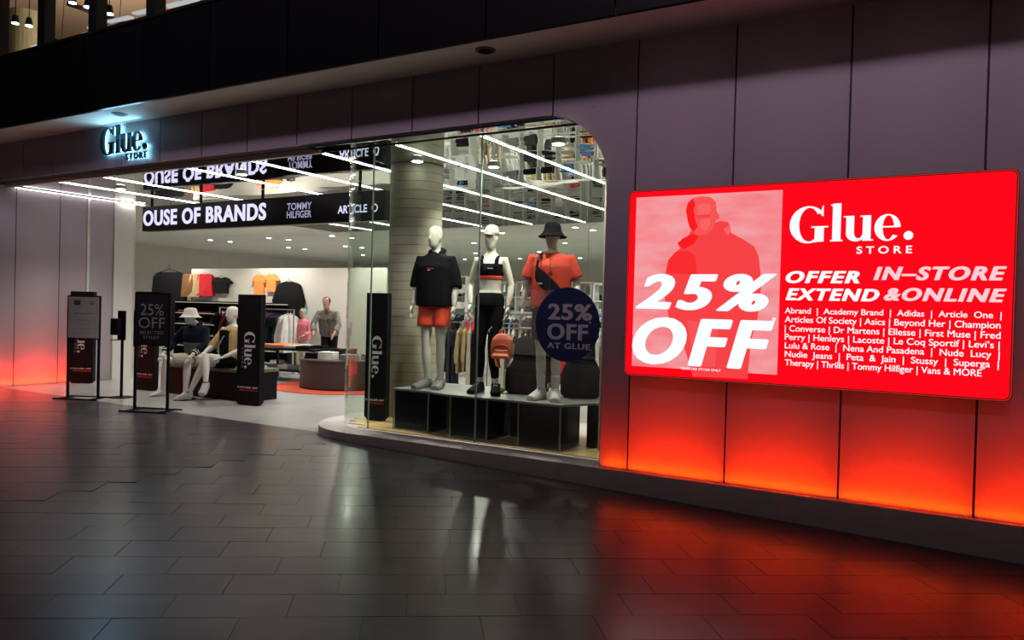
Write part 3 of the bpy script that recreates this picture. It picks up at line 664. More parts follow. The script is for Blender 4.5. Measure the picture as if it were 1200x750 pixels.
# ================================================================== MANNEQUINS
def lerp(a, b, t): return a + (b-a)*t
def V(*a): return Vector(a)
def std(s=1.0, fem=False):
    """joints of a standing figure facing -Y"""
    w = .155 if fem else .185
    J = dict(pel=V(0, 0, .95), chest=V(0, .0, 1.33), neck=V(0, .01, 1.50), head=V(0, -.01, 1.665), fem=fem)
    for n, sx in (('L', 1), ('R', -1)):
        J['sh'+n] = V(sx*w, .005, 1.43); J['el'+n] = V(sx*(w+.05), .02, 1.15); J['wr'+n] = V(sx*(w+.065), -.05, .91); J['hd'+n] = V(sx*.1, -.25, -1)
        J['hi'+n] = V(sx*.085, 0, .92); J['kn'+n] = V(sx*.085, -.015, .50); J['an'+n] = V(sx*.085, .02, .085); J['to'+n] = V(sx*.03, -1, 0)
    J['s'] = s; return J
def torso_axis(J): return J['pel'], J['neck']
def torso(bm, J, t0, t1, inf=0, loose=0):
    """stacked oval sections between fractions t0..t1 of the trunk (0 = crotch, 1 = neck)"""
    f = J['fem']
    prof = [(-.09, .12, .095), (0.0, .158 if f else .160, .115), (.12, .160 if f else .155, .108), (.30, .112 if f else .138, .086 if f else .098), (.50, .125 if f else .150, .095 if f else .105),
            (.68, .142 if f else .172, .112 if f else .120), (.82, .150 if f else .180, .095 if f else .108), (.90, .142 if f else .170, .070 if f else .082), (.97, .075, .060), (1.02, .055, .055)]
    P, R = [], []
    for k in range(13):
        t = lerp(t0, t1, k/12)
        for (a, ra, rb), (b, rc_, rd) in zip(prof, prof[1:]):
            if a <= t <= b:
                q = (t-a)/(b-a); q = q*q*(3-2*q); r1, r2 = lerp(ra, rc_, q), lerp(rb, rd, q)
        base = J['pel'].lerp(J['neck'], t)
        if t > .5: base = base + J.get('lean', V(0, 0, 0))*0
        if loose and t < .80: r1, r2 = max(r1, loose), max(r2, loose*.68)
        P.append(base); R.append((r1+inf, r2+inf))
    sd = (J['shL']-J['shR']).normalized()
    tube(bm, P, R, 20, ref=sd)
def arm(bm, J, n, t1=1, inf=0, r0=.052):
    I = [inf*.35, inf*.30, inf*.8, inf, inf, inf]
    s, e, w = J['sh'+n], J['el'+n], J['wr'+n]; inn = s.lerp(J['neck'], .72) - V(0, 0, .035)
    path = [inn, s, s.lerp(e, .5), e, e.lerp(w, .35), w]; rad = [r0*.78, r0*.93, r0*.82, r0*.72, r0*.76, r0*.5]
    cum = [0, .1, .35, .6, .74, 1.0]
    P, R = [], []
    for i in range(len(path)):
        if cum[i] < t1: P.append(path[i]); R.append(rad[i]+I[i])
        else:
            q = (t1-cum[i-1])/(cum[i]-cum[i-1]); P.append(path[i-1].lerp(path[i], q)); R.append(lerp(rad[i-1], rad[i], q)+I[i]); break
    tube(bm, P, R, 12)
def leg(bm, J, n, t0=0, t1=1, inf=0, r0=.083, flare=0):
    h, k, a = J['hi'+n], J['kn'+n], J['an'+n]
    keys = [(0, h, r0), (.25, h.lerp(k, .5), r0*.88), (.5, k, r0*.62), (.56, k.lerp(a, .12), r0*.60), (.68, k.lerp(a, .35), r0*.66), (.85, k.lerp(a, .7), r0*.48), (1, a, r0*.40)]
    P, R = [], []
    for i in range(15):
        t = lerp(t0, t1, i/14)
        for (ta, pa, ra), (tb, pb, rb) in zip(keys, keys[1:]):
            if ta <= t <= tb + 1e-9: q = (t-ta)/(tb-ta); p, r = pa.lerp(pb, q), lerp(ra, rb, q)
        P.append(p); R.append(r+inf+flare*(t-t0))
    tube(bm, P, R, 14)
def foot(bm, J, n, inf=0, L=.25):
    a = J['an'+n]; d = J['to'+n].normalized(); dn = J.get('sole'+n, V(0, 0, -1)); 
    pts = [a - d*.045 + dn*.045, a + d*.02 + dn*.03, a + d*L*.40 + dn*.050, a + d*L*.62 + dn*.062, a + d*L*.78 + dn*.068]
    rad = [(.032+inf, .036+inf), (.036+inf, .048+inf), (.040+inf, .034+inf), (.044+inf, .023+inf), (.030+inf, .014+inf)]
    side = d.cross(dn).normalized(); tube(bm, pts, rad, 12, ref=side)
    if inf == 0: tube(bm, [a+V(0, 0, .0)-dn*.03, a+dn*.03], [.034, .037], 12)
def hand(bm, J, n, s=1, curl=.5):
    w, d = J['wr'+n], J['hd'+n].normalized(); side = V(1, 0, 0) if abs(d.x) < .8 else V(0, 1, 0); side = (side-d*side.dot(d)).normalized(); inw = d.cross(side)
    if n == 'R': inw = inw
    fwd = J.get('palm'+n, V(0, -1, 0)); fwd = (fwd-d*fwd.dot(d)).normalized(); nrm = d.cross(fwd)         # knuckle line runs along fwd
    if nrm.dot(V(0, 0, 0)-(w-J['pel'])) < 0: nrm = -nrm
    tube(bm, [w, w+d*.035, w+d*.085], [(.024, .017), (.036, .016), (.038, .013)], 10, ref=fwd)
    for k, (o, L) in enumerate(((.028, .070), (.010, .080), (-.009, .074), (-.027, .058))):
        b = w+d*.080+fwd*o; m = b+d*L*.45+nrm*L*.10*curl; e = m+d*L*.32+nrm*L*.25*curl; f = e+d*L*.12+nrm*L*.25*curl
        tube(bm, [b, m, e, f], [.0088, .0082, .0074, .0055], 7)
    b = w+d*.025+fwd*.026; m = b+d*.035+fwd*.022+nrm*.006; e = m+d*.032+fwd*.005+nrm*.012; tube(bm, [b, m, e], [.0115, .010, .007], 7)
def head(bm, J, tilt=0, turn=0):
    c = J['head']; nk = J['neck']; M = Matrix.Rotation(turn, 3, 'Z') @ Matrix.Rotation(tilt, 3, 'X')
    prof = [(-.125, .030, .032, -.035), (-.105, .046, .050, -.030), (-.07, .058, .072, -.018), (-.02, .067, .088, -.004), (.03, .073, .096, .004), (.075, .068, .090, .008), (.105, .050, .066, .010), (.122, .026, .034, .010)]
    up = M @ V(0, 0, 1); tube(bm, [c + M @ V(0, y, z) for z, a, b, y in prof], [(a, b) for z, a, b, y in prof], 18, ref=M @ V(1, 0, 0))
    tube(bm, [nk-V(0, 0, .05), nk+V(0, 0, .03), c + M @ V(0, .012, -.07)], [.058, .050, .048], 14)
    tube(bm, [c + M @ V(0, -.088, .02), c + M @ V(0, -.100, -.02), c + M @ V(0, -.086, -.042)], [.007, .011, .007], 8)              # slight nose ridge
    for s in (-1, 1): tube(bm, [c + M @ V(s*.070, .012, .012), c + M @ V(s*.074, .014, -.012), c + M @ V(s*.068, .010, -.034)], [(.006, .014), (.009, .016), (.005, .009)], 8)
def figure(J, m, parent, tilt=0, turn=0, hands=True, curl=.5):
    bm = bmesh.new(); torso(bm, J, -.09, 1.02); head(bm, J, tilt, turn)
    for n in 'LR': arm(bm, J, n); leg(bm, J, n); foot(bm, J, n)
    b2 = fuse(bm, .011, 3)
    if hands:
        for n in 'LR': hand(b2, J, n, curl=curl)
    return obj('body', b2, m, parent, smooth=True)
def cloth(parts, name, m, parent, voxel=.012, smooth=4):
    bm = bmesh.new(); parts(bm); return obj(name, fuse(bm, voxel, smooth), m, parent, smooth=True)
def hood(bm, J, r=.085):
    c = J['neck']+V(0, .03, .03); tube(bm, [c+V(r*math.cos(a), r*.8*math.sin(a), -.01+.025*math.sin(a)) for a in [2*PI*k/14 for k in range(15)]], .026, 8)
def shoe(J, n, m, parent, sole=None, name='shoe'):
    def p(bm):
        foot(bm, J, n, .017, .27); a = J['an'+n]; tube(bm, [a+V(0, .005, .03), a+V(0, 0, -.03)], [.050, .056], 12)
    o = cloth(p, name, m, parent, .009, 2)
    a = J['an'+n]; d = J['to'+n].normalized(); dn = J.get('sole'+n, V(0, 0, -1)); side = d.cross(dn).normalized()
    bm = bmesh.new(); M = Matrix((side, d, -dn)).transposed().to_4x4(); M.translation = a + dn*.078
    pts = [(.030*math.cos(t), -.062+.030*math.sin(t)) for t in [PI+PI*k/6 for k in range(7)]] + [(.046, .10), (.044, .16), (.026, .20), (-.02, .205), (-.042, .17), (-.042, .10)]
    prismz(bm, pts, -.006, .020); bmesh.ops.transform(bm, matrix=M, verts=bm.verts); obj('sole', bm, sole or m, o)
    bm = bmesh.new()
    for k in range(4):
        q = a + d*(.035+.026*k) + dn*(-.028+.012*k); tube(bm, [q-side*.024, q+side*.024], .0045, 6)
    obj('laces', bm, M_black if m is not M_black else M_wfab, o)
    return o

# 1: black hooded top, coral shorts
m1 = thing('mannequin', 'bald standing mannequin in black hooded top and bright coral shorts', 'mannequin', (-5.38, .80, .647), .24)
m1.scale = (1.05, 1.05, 1.065)
J = std(); J['anL'] = V(.075, .03, .085); J['anR'] = V(-.055, -.03, .085); J['knR'] = V(-.075, -.05, .50); J['toL'] = V(.10, -1, 0); J['toR'] = V(-.45, -1, 0)
J['head'] = V(-.01, -.015, 1.672)
figure(J, M_skin, m1, turn=-.35)
def p(bm):
    torso(bm, J, -.12+.04, .985, .022, .20); hood(bm, J)
    for n in 'LR': arm(bm, J, n, .66, .040)
cloth(p, 'hooded_top', M_fblack, m1)
def p(bm):
    torso(bm, J, -.09, .12, .012)
    for n in 'LR': leg(bm, J, n, 0, .285, .022, flare=.07)
sh = cloth(p, 'shorts', M_coral, m1)
for n in 'LR': shoe(J, n, mat('grey_trainer', (.20, .20, .19), .6), m1, M_shoe)
bm = bmesh.new(); box(bm, -.035, .035, -.154, -.146, 1.315, 1.325); obj('chest_logo', bm, mat('red_logo', (.5, .03, .03), .6), m1)
bm = bmesh.new(); box(bm, -.035, .0, -.154, -.146, 1.298, 1.306); obj('chest_logo', bm, M_letter, m1)
bm = bmesh.new(); cyl(bm, (0, .05), .15, -.014, -.004, 32); obj('base_plate', bm, M_glassedge, m1)

# 2: white cap, cropped top, black leggings
m2 = thing('mannequin', 'standing mannequin in white cap, cropped black sports top and black leggings', 'mannequin', (-4.60, .78, .647), .30)
m2.scale = (1.02, 1.02, 1.05)
J = std(fem=True); J['anL'] = V(.10, -.04, .085); J['anR'] = V(-.11, .05, .085); J['knL'] = V(.06, -.06, .50); J['knR'] = V(-.10, -.0, .50); J['toL'] = V(.25, -1, 0); J['toR'] = V(-.25, -1, 0)
J['elL'] = V(.235, .02, 1.16); J['wrL'] = V(.22, -.06, .93); J['elR'] = V(-.24, .05, 1.17); J['wrR'] = V(-.21, -.05, .95)
figure(J, M_skin, m2, turn=-.30, tilt=.05, curl=1.3)
def p(bm):
    torso(bm, J, .56, .80, .008)
o = cloth(p, 'sports_top', M_fblack, m2, .009, 2)
bm = bmesh.new()
for s in (-1, 1): tube(bm, [V(s*.085, -.102, 1.36), V(s*.088, -.085, 1.43), V(s*.085, -.02, 1.475), V(s*.085, .06, 1.42), V(s*.085, .09, 1.34)], [(.022, .006)]*5, 8)
obj('shoulder_strap', bm, M_fblack, o)
def p(bm): torso(bm, J, .49, .57, .010)
cloth(p, 'waist_band', M_tee, o, .009, 2)
bm = bmesh.new(); box(bm, -.005, .055, -.125, -.119, 1.335, 1.342); obj('chest_logo', bm, M_letter, o)
def p(bm):
    torso(bm, J, -.09, .24, .007)
    for n in 'LR': leg(bm, J, n, 0, .90, .007)
o = cloth(p, 'leggings', M_fblack, m2)
# white curl mark on the thigh of the leggings
bm = bmesh.new(); q = [V(-.01, -.085, .56), V(.02, -.088, .58), V(.03, -.092, .62), V(.0, -.092, .645), V(-.01, -.098, .68), V(.02, -.100, .72), V(.04, -.1, .70)]
tube(bm, [v+V(.035, 0, 0) for v in q], [(.011, .004)]*7, 6); obj('thigh_logo', bm, M_letter, o)
for n in 'LR': shoe(J, n, M_black, m2, M_shoe)
# cap
def cap(J, m, parent, turn, bucket=False):
    c = J['head']; M = Matrix.Translation(c) @ Matrix.Rotation(turn, 4, 'Z'); bm = bmesh.new()
    if bucket:
        prof = [(.150, -.010), (.147, -.020), (.120, .010), (.094, .045), (.087, .09), (.076, .120), (.03, .132), (.0, .134)]
    else: prof = [(.082, .03), (.086, .06), (.078, .10), (.055, .132), (.02, .146), (0, .148)]
    n = 28; rings = [[bm.verts.new((r*.93*math.cos(2*PI*k/n), .01+r*1.13*math.sin(2*PI*k/n), z)) for k in range(n)] for r, z in prof if r > 0]
    for a, b in zip(rings, rings[1:]):
        for k in range(n): bm.faces.new((a[k], a[(k+1) % n], b[(k+1) % n], b[k]))
    bm.faces.new(rings[-1]); bmesh.ops.transform(bm, matrix=M, verts=bm.verts)
    o = obj('bucket_hat' if bucket else 'cap', bm, m, parent, smooth=True)
    so = o.modifiers.new('s', 'SOLIDIFY'); so.thickness = .005
    if not bucket:
        bm = bmesh.new(); pts = [(.078*math.cos(t), -.055-.085*max(0, math.sin(t))) for t in [PI*k/12 for k in range(13)]]
        a = [bm.verts.new((x, y, .03+.010*(1-(x/.078)**2)-.15*(abs(y)-.055)*.6)) for x, y in pts]; b = [bm.verts.new((v.co.x, v.co.y, v.co.z+.006)) for v in a]
        bm.faces.new(a); bm.faces.new(b[::-1])
        for k in range(len(a)): bm.faces.new((a[k], b[k], b[(k+1) % len(a)], a[(k+1) % len(a)]))
        bmesh.ops.transform(bm, matrix=M, verts=bm.verts); obj('cap_peak', bm, m, o)
    return o
cap(J, mat('cap_white', (.66, .65, .56), .7), m2, -.30)
bm = bmesh.new(); cyl(bm, (0, .03), .15, -.014, -.004, 32); obj('base_plate', bm, M_glassedge, m2)

# 3: bucket hat, orange-red T-shirt
m3_ = thing('mannequin', 'standing mannequin in black bucket hat and orange red T-shirt', 'mannequin', (-3.80, .72, .647), .42)
m3_.scale = (1.06, 1.06, 1.055)
J = std(); J['anL'] = V(.07, -.02, .085); J['anR'] = V(-.075, .04, .085); J['toL'] = V(.05, -1, 0); J['toR'] = V(-.5, -1, 0); J['knL'] = V(.075, -.04, .5)
J['elL'] = V(.26, .02, 1.17); J['wrL'] = V(.26, -.12, .97); J['elR'] = V(-.25, .02, 1.16); J['wrR'] = V(-.28, -.02, .91)
figure(J, M_skin, m3_, turn=-.25)
def p(bm):
    torso(bm, J, -.03, .975, .016, .19)
    for n in 'LR': arm(bm, J, n, .48, .040)
cloth(p, 'tee_shirt', M_tee, m3_)
def p(bm):
    torso(bm, J, -.09, .10, .012)
    for n in 'LR': leg(bm, J, n, 0, .38, .018, flare=.05)
cloth(p, 'shorts', M_fblack, m3_)
for n in 'LR':
    def p(bm, n=n): leg(bm, J, n, .80, 1, .006)
    cloth(p, 'sock', M_wfab, m3_, .009, 2); shoe(J, n, M_shoe, m3_, M_wfab)
cap(J, M_fblack, m3_, -.25, True)
bm = bmesh.new(); box(bm, -.01, .04, -.158, -.150, 1.335, 1.342); obj('chest_logo', bm, M_letter, m3_)
bm = bmesh.new(); cyl(bm, (0, .03), .16, -.014, -.004, 32); obj('base_plate', bm, M_glassedge, m3_)
# its crossbody bag, a thing of its own
cb = thing('crossbody_bag', 'black crossbody bag worn across the orange red T-shirt', 'bag', (-3.80, .72, .647), .42); cb.scale = m3_.scale
bm = bmesh.new(); prism(bm, [(-.150, 1.30), (-.125, 1.335), (-.05, 1.28), (.085, 1.155), (.155, 1.06), (.12, 1.045), (.02, 1.07), (-.09, 1.13), (-.145, 1.20)], -.205, -.150)
bmesh.ops.bevel(bm, geom=list(bm.edges), offset=.012, segments=2, affect='EDGES'); obj('pouch', bm, mat('bag_nylon', (.012, .014, .022), .5, bump=.2), cb)
bm = bmesh.new(); tube(bm, [V(-.135, -.165, 1.32), V(-.125, -.145, 1.40), V(-.11, -.08, 1.475), V(-.08, .03, 1.50), V(.05, .14, 1.36), V(.18, .10, 1.15), V(.19, -.08, 1.07), V(.14, -.165, 1.06)], [(.014, .003)]*8, 8); obj('strap', bm, M_black, cb)
bm = bmesh.new(); box(bm, -.115, -.075, -.210, -.204, 1.16, 1.175); obj('bag_logo', bm, M_letter, cb)

# coral backpack hanging from the hand of the second mannequin
bp_ = at(592, 404, .58)
t = thing('backpack', 'small coral backpack hanging from the middle mannequin\u2019s hand', 'bag', (bp_.x, .52, bp_.z-.15), .3)
def p(bm): tube(bm, [V(0, 0, 0), V(0, 0, .02), V(0, 0, .13), V(0, 0, .21), V(0, 0, .26), V(0, 0, .275)], [(.10, .035), (.125, .055), (.13, .06), (.115, .055), (.07, .04), (.03, .02)], 20)
cloth(p, 'pack', M_bag, t, .010, 3)
bm = bmesh.new(); tube(bm, [V(.10*math.cos(a), -.062, .08+.075*math.sin(a)) for a in [PI*k/12 for k in range(13)]], .006, 6); obj('front_zip', bm, mat('zip_orange', (.6, .12, .05), .5), t)
def p(bm): tube(bm, [V(-.09, -.045, .02), V(-.085, -.075, .03), V(0, -.085, .03), V(.085, -.075, .03), V(.09, -.045, .02)], [(.02, .02)]*5, 10); tube(bm, [V(0, -.06, .03), V(0, -.065, .10)], [(.085, .02), (.08, .015)], 14)
cloth(p, 'front_pocket', M_bag, t, .009, 2)
bm = bmesh.new(); tube(bm, [V(.035*math.cos(a), 0, .27+.05*math.sin(a)) for a in [PI*k/8 for k in range(9)]], .007, 8); obj('top_handle', bm, M_bag, t)
for s in (-1, 1):
    bm = bmesh.new(); tube(bm, [V(s*.05, .04, .26), V(s*.10, .08, .15), V(s*.09, .08, .0), V(s*(.07), .05, -.07), V(s*.03, .03, -.10), V(s*.06, .03, .02)], [(.016, .004)]*6, 8); obj('strap', bm, M_bag if s < 0 else M_wfab, t)

# big dark packs standing on the slab
def bigpack(px, py, Y, w, h, label, d=.26, rz=.2):
    c = at(px, py, Y); t = thing('travel_bag', label, 'bag', (c.x, Y, .644), rz)
    def p(bm): tube(bm, [V(0, 0, .0), V(0, 0, .03), V(0, 0, h*.3), V(.0, 0, h*.62), V(-.01, 0, h*.85), V(-.02, 0, h*.96), V(-.02, 0, h)], [(w*.42, d*.42), (w*.5, d*.5), (w*.5, d*.5), (w*.46, d*.48), (w*.34, d*.38), (w*.20, d*.22), (w*.06, d*.06)], 24)
    cloth(p, 'body', M_fblack, t, .014, 3)
    bm = bmesh.new(); tube(bm, [V(w*.40*math.cos(a), -d*.47, h*.42+h*.40*math.sin(a)) for a in [PI*k/14 for k in range(15)]], .007, 6); obj('zip', bm, M_black, t)
    bm = bmesh.new(); tube(bm, [V(-.02+.05*math.cos(a), 0, h*.98+.05*math.sin(a)) for a in [PI*k/8 for k in range(9)]], .009, 8); obj('handle', bm, M_black, t)
    bm = bmesh.new(); box(bm, -w*.36, w*.30, -d*.56, -d*.44, h*.06, h*.36, bev=.02); obj('front_pocket', bm, M_fblack, t)
bigpack(616, 463, 1.12, .50, .66, 'large black backpack standing between the middle and bucket hat mannequins', .34)
bigpack(680, 470, 1.20, .46, .50, 'black holdall behind the round blue sticker', .34)
# green ball-like item
c = at(588, 429, .98); bm = bmesh.new(); bmesh.ops.create_uvsphere(bm, u_segments=16, v_segments=10, radius=.055); bmesh.ops.scale(bm, vec=(1, .8, .7), verts=bm.verts)
tag(obj('green_pouch', bm, mat('lime_fabric', (.42, .48, .08), .6), smooth=True, loc=(c.x, .98, .644+.038)), 'small lime green pouch at the foot of the large black backpack', 'pouch')

# seated pair on the black bench
bt_ = thing('bench', 'low black bench carrying the two seated mannequins', 'bench', (-10.42, 1.86, .06), .0)
bx('bench_body', -1.0, .95, -.30, .32, 0, .44, M_black, bt_, bev=.01); bx('seat_pad', -1.02, .97, -.32, .34, .44, .50, mat('olive_pad', (.13, .13, .085), .8), bt_, bev=.015)
def seated(spread=.16, fem=False):
    J = std(fem=fem); dz = -.37
    for k in ('pel', 'chest', 'neck', 'head', 'shL', 'shR'): J[k] = J[k]+V(0, .0, dz)
    for n, s in (('L', 1), ('R', -1)):
        J['hi'+n] = V(s*.09, -.02, .56); J['kn'+n] = V(s*spread, -.44, .56); J['an'+n] = V(s*(spread+.0), -.40, .085)
    return J
s1 = thing('mannequin', 'seated mannequin in white bucket hat, dark sweater and cream shorts', 'mannequin', (-10.83, 1.74, .06), .15); s1.scale = (1.12, 1.05, 1.04)
J = seated(.20); J['neck'] += V(.0, -.10, -.02); J['head'] += V(0, -.19, -.05); J['shL'] += V(.02, -.09, -.02); J['shR'] += V(-.02, -.09, -.02)
J['elL'] = V(.30, -.22, .80); J['wrL'] = V(.27, -.44, .66); J['elR'] = V(-.30, -.22, .80); J['wrR'] = V(-.26, -.44, .66); J['hdL'] = V(-.1, -.6, -.6); J['hdR'] = V(.1, -.6, -.6); J['palmL'] = V(-1, 0, 0); J['palmR'] = V(1, 0, 0)
J['anL'] = V(.22, -.50, .085); J['anR'] = V(-.26, -.44, .085); J['toR'] = V(-.5, -1, 0)
figure(J, M_skin2, s1, turn=-.1, tilt=.15)
def p(bm):
    torso(bm, J, .0, .985, .024, .19); hood(bm, J, .075)
    for n in 'LR': arm(bm, J, n, .93, .026)
o = cloth(p, 'sweater', M_navy, s1)
def p(bm): torso(bm, J, .18, .52, .030, .19)
cloth(p, 'sweater_panel', M_gfab, o)
for n in 'LR':
    e, w = J['el'+n], J['wr'+n]
    for q in (.62, .74): bm = bmesh.new(); tube(bm, [e.lerp(w, q), e.lerp(w, q+.05)], .0655-.012*q, 14); obj('cuff_stripe', bm, M_letter, o)
def p(bm):
    torso(bm, J, -.09, .15, .012)
    for n in 'LR': leg(bm, J, n, 0, .42, .022, flare=.04)
cloth(p, 'shorts', mat('cream_fabric', (.50, .47, .36), .8), s1)
cap(J, mat('hat_white', (.62, .60, .54), .7), s1, -.1, True)
s2 = thing('mannequin', 'bald seated mannequin in mustard jacket with crossed legs', 'mannequin', (-9.98, 1.70, .06), .05); s2.scale = (1.1, 1.05, 1.04)
J = seated(.07, True); J['hiR'] = V(-.09, -.02, .56); J['knR'] = V(-.10, -.42, .57); J['anR'] = V(-.28, -.52, .10); J['toR'] = V(-.8, -.6, -.1)
J['knL'] = V(-.04, -.44, .67); J['anL'] = V(.16, -.62, .28); J['toL'] = V(.55, -.8, -.25)
J['elR'] = V(-.27, -.12, .80); J['wrR'] = V(-.16, -.36, .72); J['hdR'] = V(.1, -.8, -.4); J['palmR'] = V(1, 0, 0); J['elL'] = V(.26, .0, .80); J['wrL'] = V(.13, -.28, .66); J['hdL'] = V(-.4, -.8, -.2); J['palmL'] = V(-1, 0, 0)
figure(J, M_skin2, s2, turn=-.3)
def p(bm):
    torso(bm, J, .0, .97, .020, .16)
    for n in 'LR': arm(bm, J, n, .66, .026)
cloth(p, 'jacket', M_yell, s2)
def p(bm): torso(bm, J, -.05, .96, .024, .0)
bm = bmesh.new(); box(bm, -.10, .055, -.165, -.09, .60, 1.06, bev=.03); obj('black_top', bm, M_fblack, s2)
bm = bmesh.new(); tube(bm, [V(.08, -.10, 1.10), V(.0, -.175, .95), V(-.10, -.175, .80), V(-.14, -.15, .72)], [(.012, .003)]*4, 6); obj('bag_strap', bm, mat('grey_strap', (.3, .3, .3), .6), s2)
def p(bm):
    torso(bm, J, -.09, .14, .010)
    for n in 'LR': leg(bm, J, n, 0, .30, .012)
cloth(p, 'shorts', M_fblack, s2)
for n in 'LR':
    a = J['an'+n]; bm = bmesh.new(); tube(bm, [a+V(0, 0, .04), a+V(0, 0, .0)], [.040, .042], 12); obj('ankle_strap', bm, M_black, s2)
    o = shoe(J, n, mat('grey_slide', (.45, .44, .42), .6), s2, M_black)

# ================================================================== INSIDE THE SHOP
def F(n, c, r=.85): return mat('cloth_'+n, c, r, noise=.12, scale=10, spec=.2)
CL = dict(black=F('black', (.005, .005, .006)), navy=F('navy', (.015, .02, .045)), charcoal=F('charcoal', (.05, .05, .055)), grey=F('grey', (.22, .22, .22)), white=F('white', (.72, .71, .68)),
          cream=F('cream', (.58, .52, .40)), tan=F('tan', (.48, .34, .18)), brown=F('brown', (.20, .09, .04)), red=F('red', (.62, .02, .03)), orange=F('orange', (.85, .28, .08)), blue=F('blue', (.10, .22, .45)),
          pink=F('pink', (.75, .22, .28)), teal=F('teal', (.12, .42, .36)), maroon=F('maroon', (.18, .02, .04)), green=F('green', (.08, .14, .07)), yellow=F('yellow', (.75, .55, .08)))
def shirt_me(col, kind):
    key = ('g', col, kind)
    if key in MATS: return MATS[key]
    bm = bmesh.new()
    if kind == 'tee': pts = [(-.10, 0), (-.22, -.05), (-.33, -.24), (-.26, -.28), (-.20, -.20), (-.21, -.68), (.21, -.68), (.20, -.20), (.26, -.28), (.33, -.24), (.22, -.05), (.10, 0), (.0, -.03)]
    elif kind == 'jacket': pts = [(-.08, .02), (-.22, -.05), (-.31, -.45), (-.30, -.60), (-.24, -.60), (-.21, -.30), (-.22, -.78), (.22, -.78), (.21, -.30), (.24, -.60), (.30, -.60), (.31, -.45), (.22, -.05), (.08, .02)]
    elif kind == 'pants': pts = [(-.17, 0), (-.19, -.3), (-.20, -.95), (-.05, -.95), (0, -.38), (.05, -.95), (.20, -.95), (.19, -.3), (.17, 0)]
    else: pts = [(-.12, 0), (-.20, -.06), (-.22, -.5), (-.24, -1.05), (.24, -1.05), (.22, -.5), (.20, -.06), (.12, 0)]
    prism(bm, [(x, z-.12) for x, z in pts], -.028, .028)
    for v in bm.verts:
        v.co.y *= 1 + .8*math.sin(v.co.z*9)*.4; v.co.y *= .5 if v.co.z > -.16 else 1
    tube(bm, [(-.2, 0, -.15), (0, 0, -.07), (.2, 0, -.15)], .006, 4); tube(bm, [(0, 0, -.07), (0, 0, -.02), (.0, -.02, 0)], .004, 4)
    me = bpy.data.meshes.new('garment'); bmesh.ops.recalc_face_normals(bm, faces=bm.faces); bm.to_mesh(me); bm.free(); me.materials.append(CL[col]); MATS[key] = me; return me
KN = dict(tee='T-shirt', jacket='jacket', pants='trousers', coat='long coat')
def garment(col, kind, loc, rz, where, group, sc=1.0):
    o = bpy.data.objects.new({'tee': 'tee_shirt', 'jacket': 'jacket', 'pants': 'trousers', 'coat': 'coat'}[kind], shirt_me(col, kind)); C.objects.link(o)
    o.location = loc; o.rotation_euler = (0, random.uniform(-.03, .03), rz); o.scale = (sc, random.uniform(.7, 1.3), sc*random.uniform(.95, 1.03))
    return tag(o, '%s %s hanging %s' % (col, KN[kind], where), 'clothing', group)
def rail(x, y, w, h, where, cols, kinds=('tee', 'jacket'), rz=0, step=.085, group=None, back=0, m=None):
    """free-standing clothes rail with its garments hanging edge-on"""
    c, s = math.cos(rz), math.sin(rz); P = lambda u, v: (x+u*c-v*s, y+u*s+v*c)
    t = thing('clothing_rail', 'metal clothes rail ' + where, 'rack', (x, y, .06), rz, 'clothes rails'); m = m or M_steel
    for q in (-w/2, w/2):
        bx('upright', q-.014, q+.014, -.014, .014, .02, h, m, t); bx('foot', q-.02, q+.02, -.24, .24, 0, .02, m, t)
    bx('hanging_bar', -w/2, w/2, -.012, .012, h-.024, h, m, t)
    n = int(w/step)-1
    for k in range(n):
        u = -w/2+.06+(w-.12)*(k+.5)/n; X, Y = P(u, 0); cc = cols[(k*len(cols)//max(n, 1)) % len(cols)] if random.random() < .75 else random.choice(cols)
        garment(cc, random.choice(kinds), (X, Y, .06+h-.02), rz+PI/2+random.uniform(-.12, .12), 'on the rail ' + where, 'garments on the rail ' + where)
    return t
def facing(col, kind, px, py, Y, where, sc=1.0, rz=0):
    c = at(px, py, Y); return garment(col, kind, c, rz, where, None, sc)

# --- drum table on the orange rug with folded goods
tcx, tcy = -9.98, 4.25
tag(obj('rug', (lambda b: (cyl(b, (0, 0), 1.28, 0, .012, 64), b)[1])(bmesh.new()), M_orange, loc=(tcx, tcy, .06)), 'round orange rug under the dark drum table', 'rug')
t = thing('drum_table', 'dark brown round drum table on the orange rug', 'table', (tcx, tcy, .072))
bm = bmesh.new(); cyl(bm, (0, 0), .78, 0, .50, 56); obj('drum', bm, M_brown, t, smooth=False)
bm = bmesh.new(); cyl(bm, (0, 0), .80, .50, .53, 56); obj('table_top', bm, mat('drum_top', (.06, .04, .035), .4), t)
bm = bmesh.new(); cyl(bm, (0, 0), .79, .0, .02, 56); obj('base_ring', bm, M_black, t)
fold = bmesh.new(); box(fold, -.15, .15, -.12, .12, 0, .035, bev=.014); fold_me = bpy.data.meshes.new('folded'); fold.to_mesh(fold_me); fold.free()
def folded(col, x, y, z, label, group, rz=0, sc=(1, 1, 1)):
    key = ('f', col)
    if key not in MATS: me = fold_me.copy(); me.materials.append(CL[col]); MATS[key] = me
    o = bpy.data.objects.new('folded_garment', MATS[key]); C.objects.link(o); o.location = (x, y, z); o.rotation_euler[2] = rz; o.scale = sc
    return tag(o, label, 'clothing', group)
for k, (dx, dy, col, n) in enumerate(((.05, -.45, 'white', 4), (.42, -.30, 'grey', 3), (-.35, -.42, 'black', 3), (-.5, .1, 'brown', 2), (.0, .1, 'charcoal', 5), (.45, .25, 'cream', 3))):
    for q in range(n): folded(col, tcx+dx, tcy+dy, .602+.036*q, '%s garment folded in the stack on the drum table' % col, 'folded clothes on the drum table, ' + col, rz=.3*k+.1*q)
